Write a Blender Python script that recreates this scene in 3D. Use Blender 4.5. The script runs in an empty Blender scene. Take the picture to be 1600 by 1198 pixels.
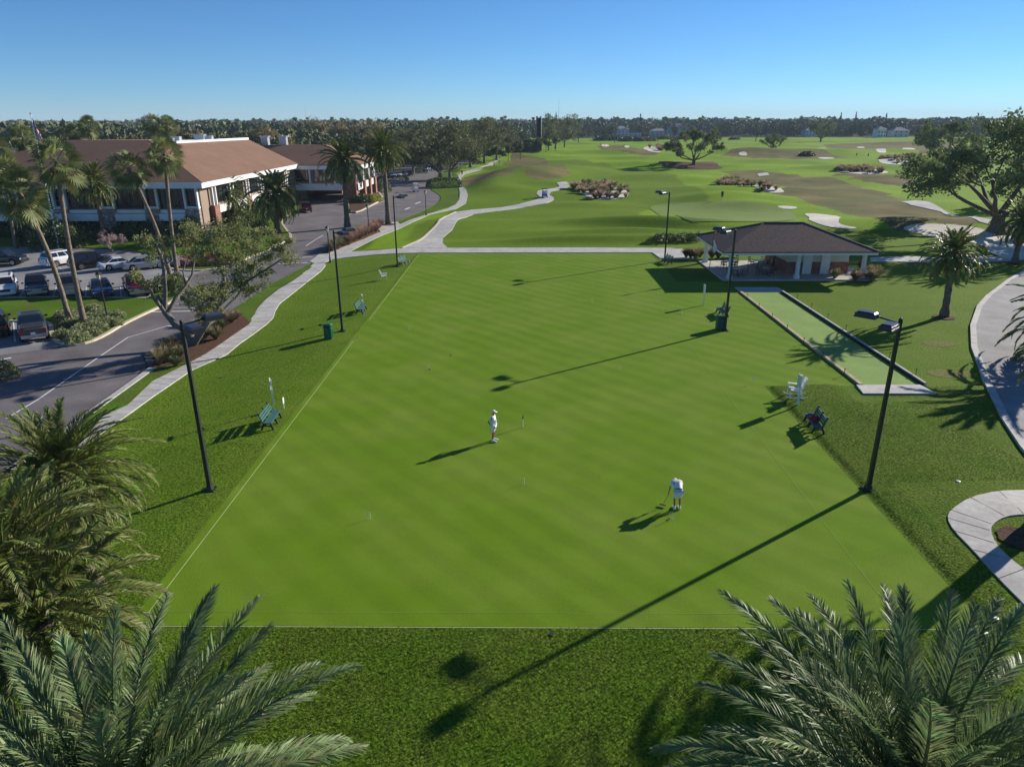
import bpy, bmesh, math, random
import numpy as np
from math import sin, cos, pi, radians, hypot, atan2, sqrt, exp
from mathutils import Vector, Matrix
random.seed(7)
S = bpy.context.scene
COL = S.collection

# ------------------------------------------------------------------ camera
CH, CP, CY, CR, CF = 15.856, .355324, -.0110963, -.0035165, 1104.56
_c, _s = cos(CY), sin(CY)
R0 = Vector((_c, -_s, 0)); F0 = Vector((_s, _c, 0)); ZZ = Vector((0, 0, 1))
D0 = F0*cos(CP) - ZZ*sin(CP); N0 = -F0*sin(CP) - ZZ*cos(CP)
RA = R0*cos(CR) - N0*sin(CR); DA = R0*sin(CR) + N0*cos(CR)
cam = bpy.data.objects.new('camera', bpy.data.cameras.new('camera'))
COL.objects.link(cam); S.camera = cam
_m = Matrix((RA, -DA, -D0)).transposed().to_4x4(); _m.translation = (0, 0, CH)
cam.matrix_world = _m
cam.data.sensor_width = 36; cam.data.lens = 36*CF/1600
cam.data.clip_start = .2; cam.data.clip_end = 20000

# ------------------------------------------------------------------ light
SUN_AZ, SUN_EL = radians(36.0), radians(21.0)      # azimuth from +X towards +Y
w = bpy.data.worlds.new('World'); S.world = w; w.use_nodes = True
nt = w.node_tree; bg = nt.nodes['Background']
sky = nt.nodes.new('ShaderNodeTexSky'); sky.sky_type = 'NISHITA'; sky.sun_disc = False
sky.sun_elevation = SUN_EL; sky.sun_rotation = pi/2 - SUN_AZ
sky.altitude = 1500; sky.air_density = .85; sky.dust_density = 0; sky.ozone_density = 8
tn = nt.nodes.new('ShaderNodeVectorMath'); tn.operation = 'MULTIPLY'; tn.inputs[1].default_value = (.86, .96, .94)
nt.links.new(sky.outputs[0], tn.inputs[0]); nt.links.new(tn.outputs[0], bg.inputs[0]); bg.inputs[1].default_value = .09
sl = bpy.data.lights.new('sun', 'SUN'); sl.energy = 5.0; sl.angle = radians(.55); sl.color = (1, .93, .82)
so = bpy.data.objects.new('sun', sl); COL.objects.link(so)
sv = Vector((cos(SUN_EL)*cos(SUN_AZ), cos(SUN_EL)*sin(SUN_AZ), sin(SUN_EL)))
so.rotation_euler = sv.to_track_quat('Z', 'Y').to_euler(); so.location = sv*200
S.view_settings.view_transform = 'Standard'; S.view_settings.look = 'None'
S.view_settings.exposure = .54; S.view_settings.gamma = 1
S.render.resolution_x, S.render.resolution_y = 1024, 766
S.render.engine = 'CYCLES'
S.cycles.max_bounces = 5; S.cycles.diffuse_bounces = 2; S.cycles.glossy_bounces = 2; S.cycles.transmission_bounces = 3
S.cycles.transparent_max_bounces = 6; S.cycles.volume_bounces = 0

# ------------------------------------------------------------------ terrain height
def ss(t):
    t = min(1, max(0, t)); return t*t*(3-2*t)
MOUNDS = []
_rm = random.Random(11)
for i in range(95):      # soft golf-course mounds
    y = 100 + 520*_rm.random()**1.5; x = -20 + _rm.random()*(y*.85+30)
    MOUNDS.append((x, y, (.3 if y < 185 and x < 22 else 1)*_rm.uniform(.4, 1.1)*(1 if _rm.random() < .75 else -.5)*(1+y/500), _rm.uniform(7, 18)*(1+y/400), _rm.uniform(3.0, 6.5)*(1+y/300)))
MOUNDS += [(8, 100, .8, 12, 2.4), (30, 101, 1.1, 12, 3), (-6, 104, -.3, 9, 3), (18, 108, 1.0, 11, 2.8), (16, 119, .9, 11, 3.2), (26, 118, 1.0, 11, 3),
           (14, 146, .7, 10, 4), (-2, 172, 1.0, 9, 6), (2, 212, 3.6, 13, 20), (-9, 190, 1.6, 8, 14), (14, 240, 2.2, 14, 22),
           (10, 185, .8, 9, 7), (45, 175, .8, 16, 8), (95, 205, 1.2, 20, 10), (60, 118, .3, 12, 5), (78, 140, .7, 14, 8)]
def _gm(x, y):
    return sum(a*exp(-((x-mx)/sx)**2-((y-my)/sy)**2) for mx, my, a, sx, sy in MOUNDS)
_rn = random.Random(5)
WV = [(_rn.uniform(-1, 1), _rn.uniform(-1, 1), _rn.uniform(0, 6.28)) for _ in range(9)]
def lump(x, y, s=1.0): return sum(sin((a*x+b*y)*s+p) for a, b, p in WV)/3.2
def h(x, y):
    z = -.5*ss((-13.4-x)/9)*(1-ss((y-80)/25))
    z += -.45*ss((19.0-y)/11)*(1-ss((x-22)/16)*.5)
    if x > 15.8 and y < 42.2: z += (1-ss((x-19.6)/1.2)*ss((27.5-x)/1.2)*ss((y-38.5)/1.5))*(1 if y < 1e9 else 0)*( .09*ss((x-15.8)/.35)+.16*ss((x-16)/4)*(1-ss((x-22)/8)))
    if x > 17 and y < 66: z += .05*lump(x, y, 1.1)*ss((x-17)/6)*(1-ss((x-42)/8))*ss((y-8)/8)*(1 if y < 38 else .5*ss((x-27.5)/4))
    if x < -14.5 and y < 80: z += .02*lump(x, y, 1.3)*ss((-14.5-x)/2)*(1-ss((-20-x)/3))
    if y > 93.5:
        my = ss((y-93.5)/7)
        mx = ss((x+22+(y-94)*.02 - 8*ss((y-110)/60))/10) if y < 330 else 1
        if x > 20 and y < 104: my *= .35
        if mx > 0: z += my*mx*_gm(x, y)*(1-ss((y-650)/100))
    return z
def ray(u, v):
    a, b = (u-800)/CF, (v-599)/CF
    return (D0 + RA*a + DA*b)
def at(u, v, z=None):
    """ground point seen at this place of the survey picture (terrain followed)"""
    r = ray(u, v); zz = 0 if z is None else z
    for i in range(1 if z is not None else 12):
        t = (CH-zz)/max(1e-4, -r.z); x, y = r.x*t, r.y*t
        if z is None: zz = zz*.4+h(x, y)*.6 if y < 900 else 0
    return Vector((x, y, zz if z is not None else h(x, y)))
def up(base, u, v):
    """point straight above a base's depth"""
    r = ray(u, v); t = base.y/r.y
    return Vector((r.x*t, base.y, CH+r.z*t))

# ------------------------------------------------------------------ materials
def nmat(name, base, var=.15, scale=3., rough=.7, bump=0., bscale=None, spec=.3, metal=0., big=0., bigscale=.2, tint=None, trans=0., rnd=0., coat=0.):
    m = bpy.data.materials.new(name); m.use_nodes = True
    t = m.node_tree; b = t.nodes['Principled BSDF']; L = t.links.new
    tc = t.nodes.new('ShaderNodeTexCoord')
    n = t.nodes.new('ShaderNodeTexNoise'); n.inputs['Scale'].default_value = scale; n.inputs['Detail'].default_value = 4
    L(tc.outputs['Object'], n.inputs['Vector'])
    mr = t.nodes.new('ShaderNodeMapRange'); mr.inputs[1].default_value = .25; mr.inputs[2].default_value = .75
    mr.inputs[3].default_value = 1-var; mr.inputs[4].default_value = 1+var; L(n.outputs[0], mr.inputs[0])
    fac = mr.outputs[0]
    if big:
        n2 = t.nodes.new('ShaderNodeTexNoise'); n2.inputs['Scale'].default_value = bigscale; n2.inputs['Detail'].default_value = 3
        L(tc.outputs['Object'], n2.inputs['Vector'])
        m2 = t.nodes.new('ShaderNodeMapRange'); m2.inputs[1].default_value = .3; m2.inputs[2].default_value = .7
        m2.inputs[3].default_value = 1-big; m2.inputs[4].default_value = 1+big; L(n2.outputs[0], m2.inputs[0])
        mm = t.nodes.new('ShaderNodeMath'); mm.operation = 'MULTIPLY'; L(fac, mm.inputs[0]); L(m2.outputs[0], mm.inputs[1]); fac = mm.outputs[0]
    if rnd:
        oi = t.nodes.new('ShaderNodeObjectInfo'); m3 = t.nodes.new('ShaderNodeMapRange')
        m3.inputs[3].default_value = 1-rnd; m3.inputs[4].default_value = 1+rnd; L(oi.outputs['Random'], m3.inputs[0])
        mm = t.nodes.new('ShaderNodeMath'); mm.operation = 'MULTIPLY'; L(fac, mm.inputs[0]); L(m3.outputs[0], mm.inputs[1]); fac = mm.outputs[0]
    col = t.nodes.new('ShaderNodeVectorMath'); col.operation = 'SCALE'; L(fac, col.inputs['Scale'])
    if tint:
        mx = t.nodes.new('ShaderNodeMix'); mx.data_type = 'RGBA'; mx.inputs[6].default_value = (*base, 1); mx.inputs[7].default_value = (*tint, 1)
        n3 = t.nodes.new('ShaderNodeTexNoise'); n3.inputs['Scale'].default_value = bigscale*2.3; n3.inputs['Detail'].default_value = 5
        L(tc.outputs['Object'], n3.inputs['Vector'])
        m4 = t.nodes.new('ShaderNodeMapRange'); m4.inputs[1].default_value = .42; m4.inputs[2].default_value = .68; L(n3.outputs[0], m4.inputs[0])
        L(m4.outputs[0], mx.inputs[0]); L(mx.outputs[2], col.inputs[0])
    else: col.inputs[0].default_value = base
    L(col.outputs[0], b.inputs['Base Color'])
    b.inputs['Roughness'].default_value = rough; b.inputs['Metallic'].default_value = metal
    b.inputs['Specular IOR Level'].default_value = spec; b.inputs['Coat Weight'].default_value = coat
    if bump:
        bp = t.nodes.new('ShaderNodeBump'); bp.inputs['Strength'].default_value = 1; bp.inputs['Distance'].default_value = bump
        nb = t.nodes.new('ShaderNodeTexNoise'); nb.inputs['Scale'].default_value = bscale or scale*2; nb.inputs['Detail'].default_value = 5
        L(tc.outputs['Object'], nb.inputs['Vector']); L(nb.outputs[0], bp.inputs['Height']); L(bp.outputs[0], b.inputs['Normal'])
    if trans:
        tr = t.nodes.new('ShaderNodeBsdfTranslucent'); L(col.outputs[0], tr.inputs[0])
        ms = t.nodes.new('ShaderNodeMixShader'); ms.inputs[0].default_value = trans
        L(b.outputs[0], ms.inputs[1]); L(tr.outputs[0], ms.inputs[2]); L(ms.outputs[0], t.nodes['Material Output'].inputs[0])
    return m
M = {}
M['turf'] = nmat('turf', (.07, .14, .01), .3, 9, .92, .03, 13, .05, big=.22, bigscale=.35, tint=(.1, .125, .03))
M['lawn'] = nmat('lawn', (.085, .165, .012), .22, 6, .92, .04, 9, .05, big=.15, bigscale=.25, tint=(.11, .13, .03))
M['asphalt'] = nmat('asphalt', (.15, .13, .13), .2, 9, .85, .004, 60, .3, big=.2, bigscale=.22, tint=(.18, .165, .165))
M['asphalt_old'] = nmat('asphalt_old', (.24, .235, .235), .18, 9, .85, .004, 60, .3, big=.18, bigscale=.25, tint=(.29, .28, .275))
M['concrete'] = nmat('concrete', (.44, .42, .39), .14, 4, .8, .003, 40, .3, big=.12, bigscale=.6, tint=(.52, .5, .46))
M['kerb'] = nmat('kerb', (.52, .46, .33), .1, 3, .8, 0, None, .3, big=.1)
M['sand'] = nmat('sand', (.66, .61, .52), .1, 1.5, .9, .05, 2, .2, big=.1, bigscale=.15)
M['mulch'] = nmat('mulch', (.11, .062, .042), .5, 8, .95, .05, 14, .1)
M['paint_white'] = nmat('paint_white', (.8, .8, .78), .05, 3, .6)
M['line_white'] = nmat('line_white', (.68, .68, .66), .12, 8, .7)
M['string_faint'] = nmat('string_faint', (.27, .36, .07), .1, 8, .8)
M['string'] = nmat('string', (.5, .56, .24), .1, 8, .7)
M['white'] = nmat('white', (.8, .8, .77), .04, 3, .45, spec=.4)
M['fascia'] = nmat('fascia', (.72, .72, .7), .05, .6, .5)
M['variegated'] = nmat('variegated_leaf', (.27, .3, .14), .45, 3, .6, trans=.3)
M['blade'] = nmat('grass_blade', (.135, .25, .02), .35, 6, .8, spec=.12, trans=.3, big=.3, bigscale=.5, tint=(.12, .15, .03))
M['bare'] = nmat('thin_grass', (.17, .17, .05), .4, 5, .95, .02, 10, .05)
M['far_tan'] = nmat('tan_grass', (.42, .35, .2), .4, 1, .8, trans=.3, rnd=.25)
M['club_wall'] = nmat('club_wall', (.3, .22, .17), .08, .6, .7)
M['siding'] = nmat('siding', (.6, .57, .5), .05, .6, .6)
M['black'] = nmat('black_metal', (.02, .02, .022), .2, 4, .4, spec=.5)
M['darkhead'] = nmat('lamp_housing', (.035, .035, .05), .15, 4, .35, spec=.5)
M['glass'] = nmat('window_glass', (.02, .025, .03), .3, .5, .06, spec=.8)
M['carglass'] = nmat('car_glass', (.012, .014, .018), .2, 1, .05, spec=.9)
M['green_paint'] = nmat('green_paint', (.012, .085, .06), .15, 6, .5, spec=.4)
M['bench_green'] = nmat('bench_green', (.05, .14, .13), .12, 6, .5, spec=.4)
M['bin_green'] = nmat('bin_green', (.01, .13, .06), .12, 6, .45, spec=.4)
M['bark'] = nmat('bark', (.13, .1, .08), .35, 4, .9, .05, 7, .15)
M['oakbark'] = nmat('oak_bark', (.16, .15, .13), .3, 5, .9, .03, 8, .15)
M['palmbark'] = nmat('palm_bark', (.2, .155, .115), .35, 3.5, .9, .06, 6, .15)
M['datebark'] = nmat('date_palm_bark', (.16, .125, .095), .4, 5, .9, .1, 7, .15)
M['frond'] = nmat('palm_frond', (.16, .21, .045), .35, 2.5, .5, spec=.3, trans=.22, big=.25, bigscale=.8, tint=(.17, .16, .05))
M['frond_fg'] = nmat('palm_frond_grey', (.165, .245, .095), .35, 3, .48, spec=.25, trans=.3, big=.3, bigscale=1.2, tint=(.22, .24, .11))
M['frond_dead'] = nmat('palm_frond_dry', (.24, .17, .09), .3, 3, .8, trans=.2)
M['fan'] = nmat('fan_palm_leaf', (.18, .225, .07), .35, 2.5, .5, spec=.3, trans=.25, big=.25, bigscale=.7, tint=(.12, .11, .045))
M['leaf'] = nmat('tree_leaf', (.18, .19, .085), .45, .8, .65, spec=.15, trans=.2, rnd=.25)
M['leaf_oak'] = nmat('oak_leaf', (.145, .18, .07), .45, .8, .65, spec=.15, trans=.25, rnd=.15)
M['leaf_light'] = nmat('light_tree_leaf', (.24, .26, .1), .4, .9, .6, spec=.2, trans=.4)
M['leaf_far'] = nmat('far_leaf', (.11, .135, .06), .5, .09, .7, spec=.2, rnd=.35, big=.25, bigscale=.02, tint=(.16, .15, .075))
M['leaf_brown'] = nmat('brown_leaf', (.26, .215, .1), .4, .5, .6, spec=.3, trans=.2, rnd=.2)
M['shrub'] = nmat('shrub_leaf', (.13, .16, .045), .45, 2, .5, spec=.35, trans=.2, rnd=.2)
M['shrub_yellow'] = nmat('yellow_shrub_leaf', (.3, .3, .03), .35, 2, .5, spec=.35, trans=.25)
M['hedge'] = nmat('hedge_leaf', (.055, .105, .03), .4, 2, .45, spec=.4, trans=.15)
M['flower_red'] = nmat('red_flower', (.33, .09, .07), .45, 3, .7, trans=.2)
M['flower_pink'] = nmat('pink_flower', (.4, .28, .25), .4, 3, .7, trans=.25)
M['ograss'] = nmat('ornamental_grass', (.26, .22, .12), .4, 2, .75, trans=.3, rnd=.2)
M['ograss_pink'] = nmat('pink_muhly_grass', (.36, .23, .17), .4, 2, .8, trans=.35, rnd=.15)
M['ograss_green'] = nmat('green_ornamental_grass', (.14, .15, .06), .4, 2, .75, trans=.3, rnd=.15)
M['roof'] = nmat('roof_shingle', (.235, .14, .095), .22, 5, .9, .02, 12, .15, big=.08, bigscale=.3)
M['roof_dark'] = nmat('dark_shingle', (.11, .078, .07), .4, 4, .9, .02, 10, .15)
M['metal'] = nmat('galvanised_metal', (.45, .46, .48), .15, 2, .4, metal=.6)
M['skin'] = nmat('skin', (.34, .17, .1), .08, 10, .55)
M['cloth_white'] = nmat('white_cloth', (.78, .78, .77), .04, 8, .8)
M['cloth_dark'] = nmat('dark_cloth', (.03, .03, .05), .2, 8, .8)
M['cloth_red'] = nmat('red_cloth', (.4, .03, .03), .1, 8, .8)
M['cloth_blue'] = nmat('blue_cloth', (.03, .08, .3), .1, 8, .8)
M['tyre'] = nmat('tyre_rubber', (.015, .015, .015), .2, 8, .8)
M['rim'] = nmat('wheel_rim', (.5, .5, .52), .1, 8, .3, metal=.8)
M['red_lamp'] = nmat('tail_lamp_red', (.45, .01, .01), .1, 8, .2, spec=.6)
M['clear_lamp'] = nmat('head_lamp_glass', (.7, .7, .68), .1, 8, .15, spec=.7)
M['wood'] = nmat('wood', (.35, .2, .09), .2, 8, .6)
M['timber'] = nmat('timber_edge', (.42, .34, .19), .25, 3, .8)
M['carpet'] = nmat('bowling_carpet', (.21, .32, .075), .1, 7, .9, 0, None, .15, big=.08, bigscale=.5)
M['yellow'] = nmat('yellow_plastic', (.8, .7, .15), .05, 5, .5)
M['net'] = nmat('dark_netting', (.02, .04, .03), .3, .5, .9)
M['house'] = nmat('house_wall', (.6, .63, .66), .06, .3, .7, rnd=.25)
M['house_roof'] = nmat('house_roof', (.28, .27, .27), .15, .5, .8, rnd=.3)
M['lantern'] = nmat('lantern_glass', (.75, .68, .45), .1, 8, .3)
def brick(name, a, b, mortar):
    m = bpy.data.materials.new(name); m.use_nodes = True; t = m.node_tree; L = t.links.new
    bs = t.nodes['Principled BSDF']; tc = t.nodes.new('ShaderNodeTexCoord')
    # project bricks on the vertical faces: u = x+y, v = z
    sp = t.nodes.new('ShaderNodeSeparateXYZ'); L(tc.outputs['Object'], sp.inputs[0])
    ad = t.nodes.new('ShaderNodeMath'); ad.operation = 'ADD'; L(sp.outputs[0], ad.inputs[0]); L(sp.outputs[1], ad.inputs[1])
    cb = t.nodes.new('ShaderNodeCombineXYZ'); L(ad.outputs[0], cb.inputs[0]); L(sp.outputs[2], cb.inputs[1])
    br = t.nodes.new('ShaderNodeTexBrick'); L(cb.outputs[0], br.inputs[0]); br.inputs['Scale'].default_value = 2.2
    br.inputs['Color1'].default_value = (*a, 1); br.inputs['Color2'].default_value = (*b, 1); br.inputs['Mortar'].default_value = (*mortar, 1)
    br.inputs['Mortar Size'].default_value = .012; br.inputs['Bias'].default_value = -.1
    n = t.nodes.new('ShaderNodeTexNoise'); n.inputs['Scale'].default_value = 1.7; L(tc.outputs['Object'], n.inputs[0])
    mr = t.nodes.new('ShaderNodeMapRange'); mr.inputs[1].default_value = .3; mr.inputs[2].default_value = .7; mr.inputs[3].default_value = .7; mr.inputs[4].default_value = 1.3; L(n.outputs[0], mr.inputs[0])
    sc = t.nodes.new('ShaderNodeVectorMath'); sc.operation = 'SCALE'; L(br.outputs[0], sc.inputs[0]); L(mr.outputs[0], sc.inputs['Scale'])
    L(sc.outputs[0], bs.inputs['Base Color']); bs.inputs['Roughness'].default_value = .85
    return m
M['brick'] = brick('brick', (.3, .1, .06), (.2, .085, .06), (.3, .26, .22))
M['brick_mixed'] = brick('mottled_brick', (.2, .09, .07), (.5, .45, .4), (.2, .15, .13))

# croquet green: diagonal mowing bands, slightly worn patches (real differences in the cut of the grass)
def mat_court():
    m = bpy.data.materials.new('croquet_green'); m.use_nodes = True; t = m.node_tree; L = t.links.new
    b = t.nodes['Principled BSDF']; tc = t.nodes.new('ShaderNodeTexCoord')
    def math(op, a, c=None, v=None):
        n = t.nodes.new('ShaderNodeMath'); n.operation = op; L(a, n.inputs[0])
        if c is not None: L(c, n.inputs[1])
        if v is not None: n.inputs[1].default_value = v
        return n.outputs[0]
    sp = t.nodes.new('ShaderNodeSeparateXYZ'); L(tc.outputs['Object'], sp.inputs[0])
    wob = t.nodes.new('ShaderNodeTexNoise'); wob.inputs['Scale'].default_value = .16; wob.inputs['Detail'].default_value = 1; L(tc.outputs['Object'], wob.inputs[0])
    def band(cx, cy, per, sharp):
        a = math('ADD', math('MULTIPLY', sp.outputs[0], v=cx), math('MULTIPLY', sp.outputs[1], v=cy))
        a = math('ADD', a, math('MULTIPLY', wob.outputs[0], v=.5))
        s = math('SINE', math('MULTIPLY', a, v=2*pi/per)); s = math('MULTIPLY', s, v=sharp)
        s = math('MINIMUM', math('MAXIMUM', s, v=-1), v=1); return s
    b1 = band(.74, .67, 1.55, 1.8); b2 = band(-.68, .73, 1.55, 1.8)
    n1 = t.nodes.new('ShaderNodeTexNoise'); n1.inputs['Scale'].default_value = .07; n1.inputs['Detail'].default_value = 2; L(tc.outputs['Object'], n1.inputs[0])
    m1 = t.nodes.new('ShaderNodeMapRange'); m1.inputs[1].default_value = .35; m1.inputs[2].default_value = .65; m1.inputs[3].default_value = .03; m1.inputs[4].default_value = .065; L(n1.outputs[0], m1.inputs[0])
    m2 = t.nodes.new('ShaderNodeMapRange'); m2.inputs[1].default_value = .35; m2.inputs[2].default_value = .65; m2.inputs[3].default_value = .012; m2.inputs[4].default_value = .0; L(n1.outputs[0], m2.inputs[0])
    f = math('ADD', math('MULTIPLY', b1, m1.outputs[0]), math('MULTIPLY', b2, m2.outputs[0]))
    n2 = t.nodes.new('ShaderNodeTexNoise'); n2.inputs['Scale'].default_value = .5; n2.inputs['Detail'].default_value = 6; n2.inputs['Roughness'].default_value = .65; L(tc.outputs['Object'], n2.inputs[0])
    n3 = t.nodes.new('ShaderNodeTexNoise'); n3.inputs['Scale'].default_value = 18; n3.inputs['Detail'].default_value = 6; n3.inputs['Roughness'].default_value = .7; L(tc.outputs['Object'], n3.inputs[0])
    f = math('ADD', f, math('MULTIPLY', math('SUBTRACT', n2.outputs[0], v=.5), v=.34))
    f = math('ADD', f, math('MULTIPLY', math('SUBTRACT', n3.outputs[0], v=.5), v=.95))
    f = math('ADD', f, v=1.0)
    mx = t.nodes.new('ShaderNodeMix'); mx.data_type = 'RGBA'; mx.inputs[6].default_value = (.126, .222, .012, 1); mx.inputs[7].default_value = (.172, .245, .03, 1)
    n4 = t.nodes.new('ShaderNodeTexNoise'); n4.inputs['Scale'].default_value = .22; n4.inputs['Detail'].default_value = 4; L(tc.outputs['Object'], n4.inputs[0])
    m4 = t.nodes.new('ShaderNodeMapRange'); m4.inputs[1].default_value = .4; m4.inputs[2].default_value = .75; L(n4.outputs[0], m4.inputs[0]); L(m4.outputs[0], mx.inputs[0])
    sc = t.nodes.new('ShaderNodeVectorMath'); sc.operation = 'SCALE'; L(mx.outputs[2], sc.inputs[0]); L(f, sc.inputs['Scale'])
    L(sc.outputs[0], b.inputs['Base Color']); b.inputs['Roughness'].default_value = .9; b.inputs['Specular IOR Level'].default_value = .05
    bp = t.nodes.new('ShaderNodeBump'); bp.inputs['Distance'].default_value = .012; L(n3.outputs[0], bp.inputs['Height']); L(bp.outputs[0], b.inputs['Normal'])
    return m
M['court'] = mat_court()
def mat_terrain():
    m = bpy.data.materials.new('golf_ground'); m.use_nodes = True; t = m.node_tree; L = t.links.new
    b = t.nodes['Principled BSDF']; tc = t.nodes.new('ShaderNodeTexCoord')
    at_ = t.nodes.new('ShaderNodeAttribute'); at_.attribute_name = 'cover'
    sp = t.nodes.new('ShaderNodeSeparateColor'); L(at_.outputs['Color'], sp.inputs[0])
    def noise(s, d=5):
        n = t.nodes.new('ShaderNodeTexNoise'); n.inputs['Scale'].default_value = s; n.inputs['Detail'].default_value = d; L(tc.outputs['Object'], n.inputs[0]); return n.outputs[0]
    def mix(f, a, c):
        x = t.nodes.new('ShaderNodeMix'); x.data_type = 'RGBA'; L(f, x.inputs[0])
        for k, q in ((6, a), (7, c)):
            if isinstance(q, tuple): x.inputs[k].default_value = (*q, 1)
            else: L(q, x.inputs[k])
        return x.outputs[2]
    def rng(a, lo, hi, o0=0., o1=1.):
        r = t.nodes.new('ShaderNodeMapRange'); r.inputs[1].default_value = lo; r.inputs[2].default_value = hi; r.inputs[3].default_value = o0; r.inputs[4].default_value = o1; L(a, r.inputs[0]); return r.outputs[0]
    fair = mix(rng(noise(.05, 3), .35, .65), (.22, .34, .02), (.145, .255, .014))
    turf = mix(rng(noise(.4, 5), .35, .7), (.08, .145, .01), (.12, .165, .02))
    brown = mix(rng(noise(.12, 6), .35, .65), (.21, .17, .07), (.1, .1, .035))
    brown = mix(rng(noise(.03, 4), .5, .75), brown, (.13, .17, .04))
    edge = t.nodes.new('ShaderNodeMath'); edge.operation = 'ADD'; L(sp.outputs[0], edge.inputs[0])
    L(rng(noise(.25, 5), .3, .7, -.28, .28), edge.inputs[1])
    c = mix(sp.outputs[1], fair, turf)
    c = mix(rng(edge.outputs[0], .4, .62), c, brown)
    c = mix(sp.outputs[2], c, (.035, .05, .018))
    sc = t.nodes.new('ShaderNodeVectorMath'); sc.operation = 'SCALE'; L(c, sc.inputs[0]); L(rng(noise(11, 8), .28, .72, .35, 1.65), sc.inputs['Scale'])
    L(sc.outputs[0], b.inputs['Base Color']); b.inputs['Roughness'].default_value = .95; b.inputs['Specular IOR Level'].default_value = .05
    bp = t.nodes.new('ShaderNodeBump'); L(noise(9, 6), bp.inputs['Height']); L(rng(sp.outputs[1], 0, 1, .015, .055), bp.inputs['Distance']); L(bp.outputs[0], b.inputs['Normal'])
    return m
M['ground'] = mat_terrain()

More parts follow.
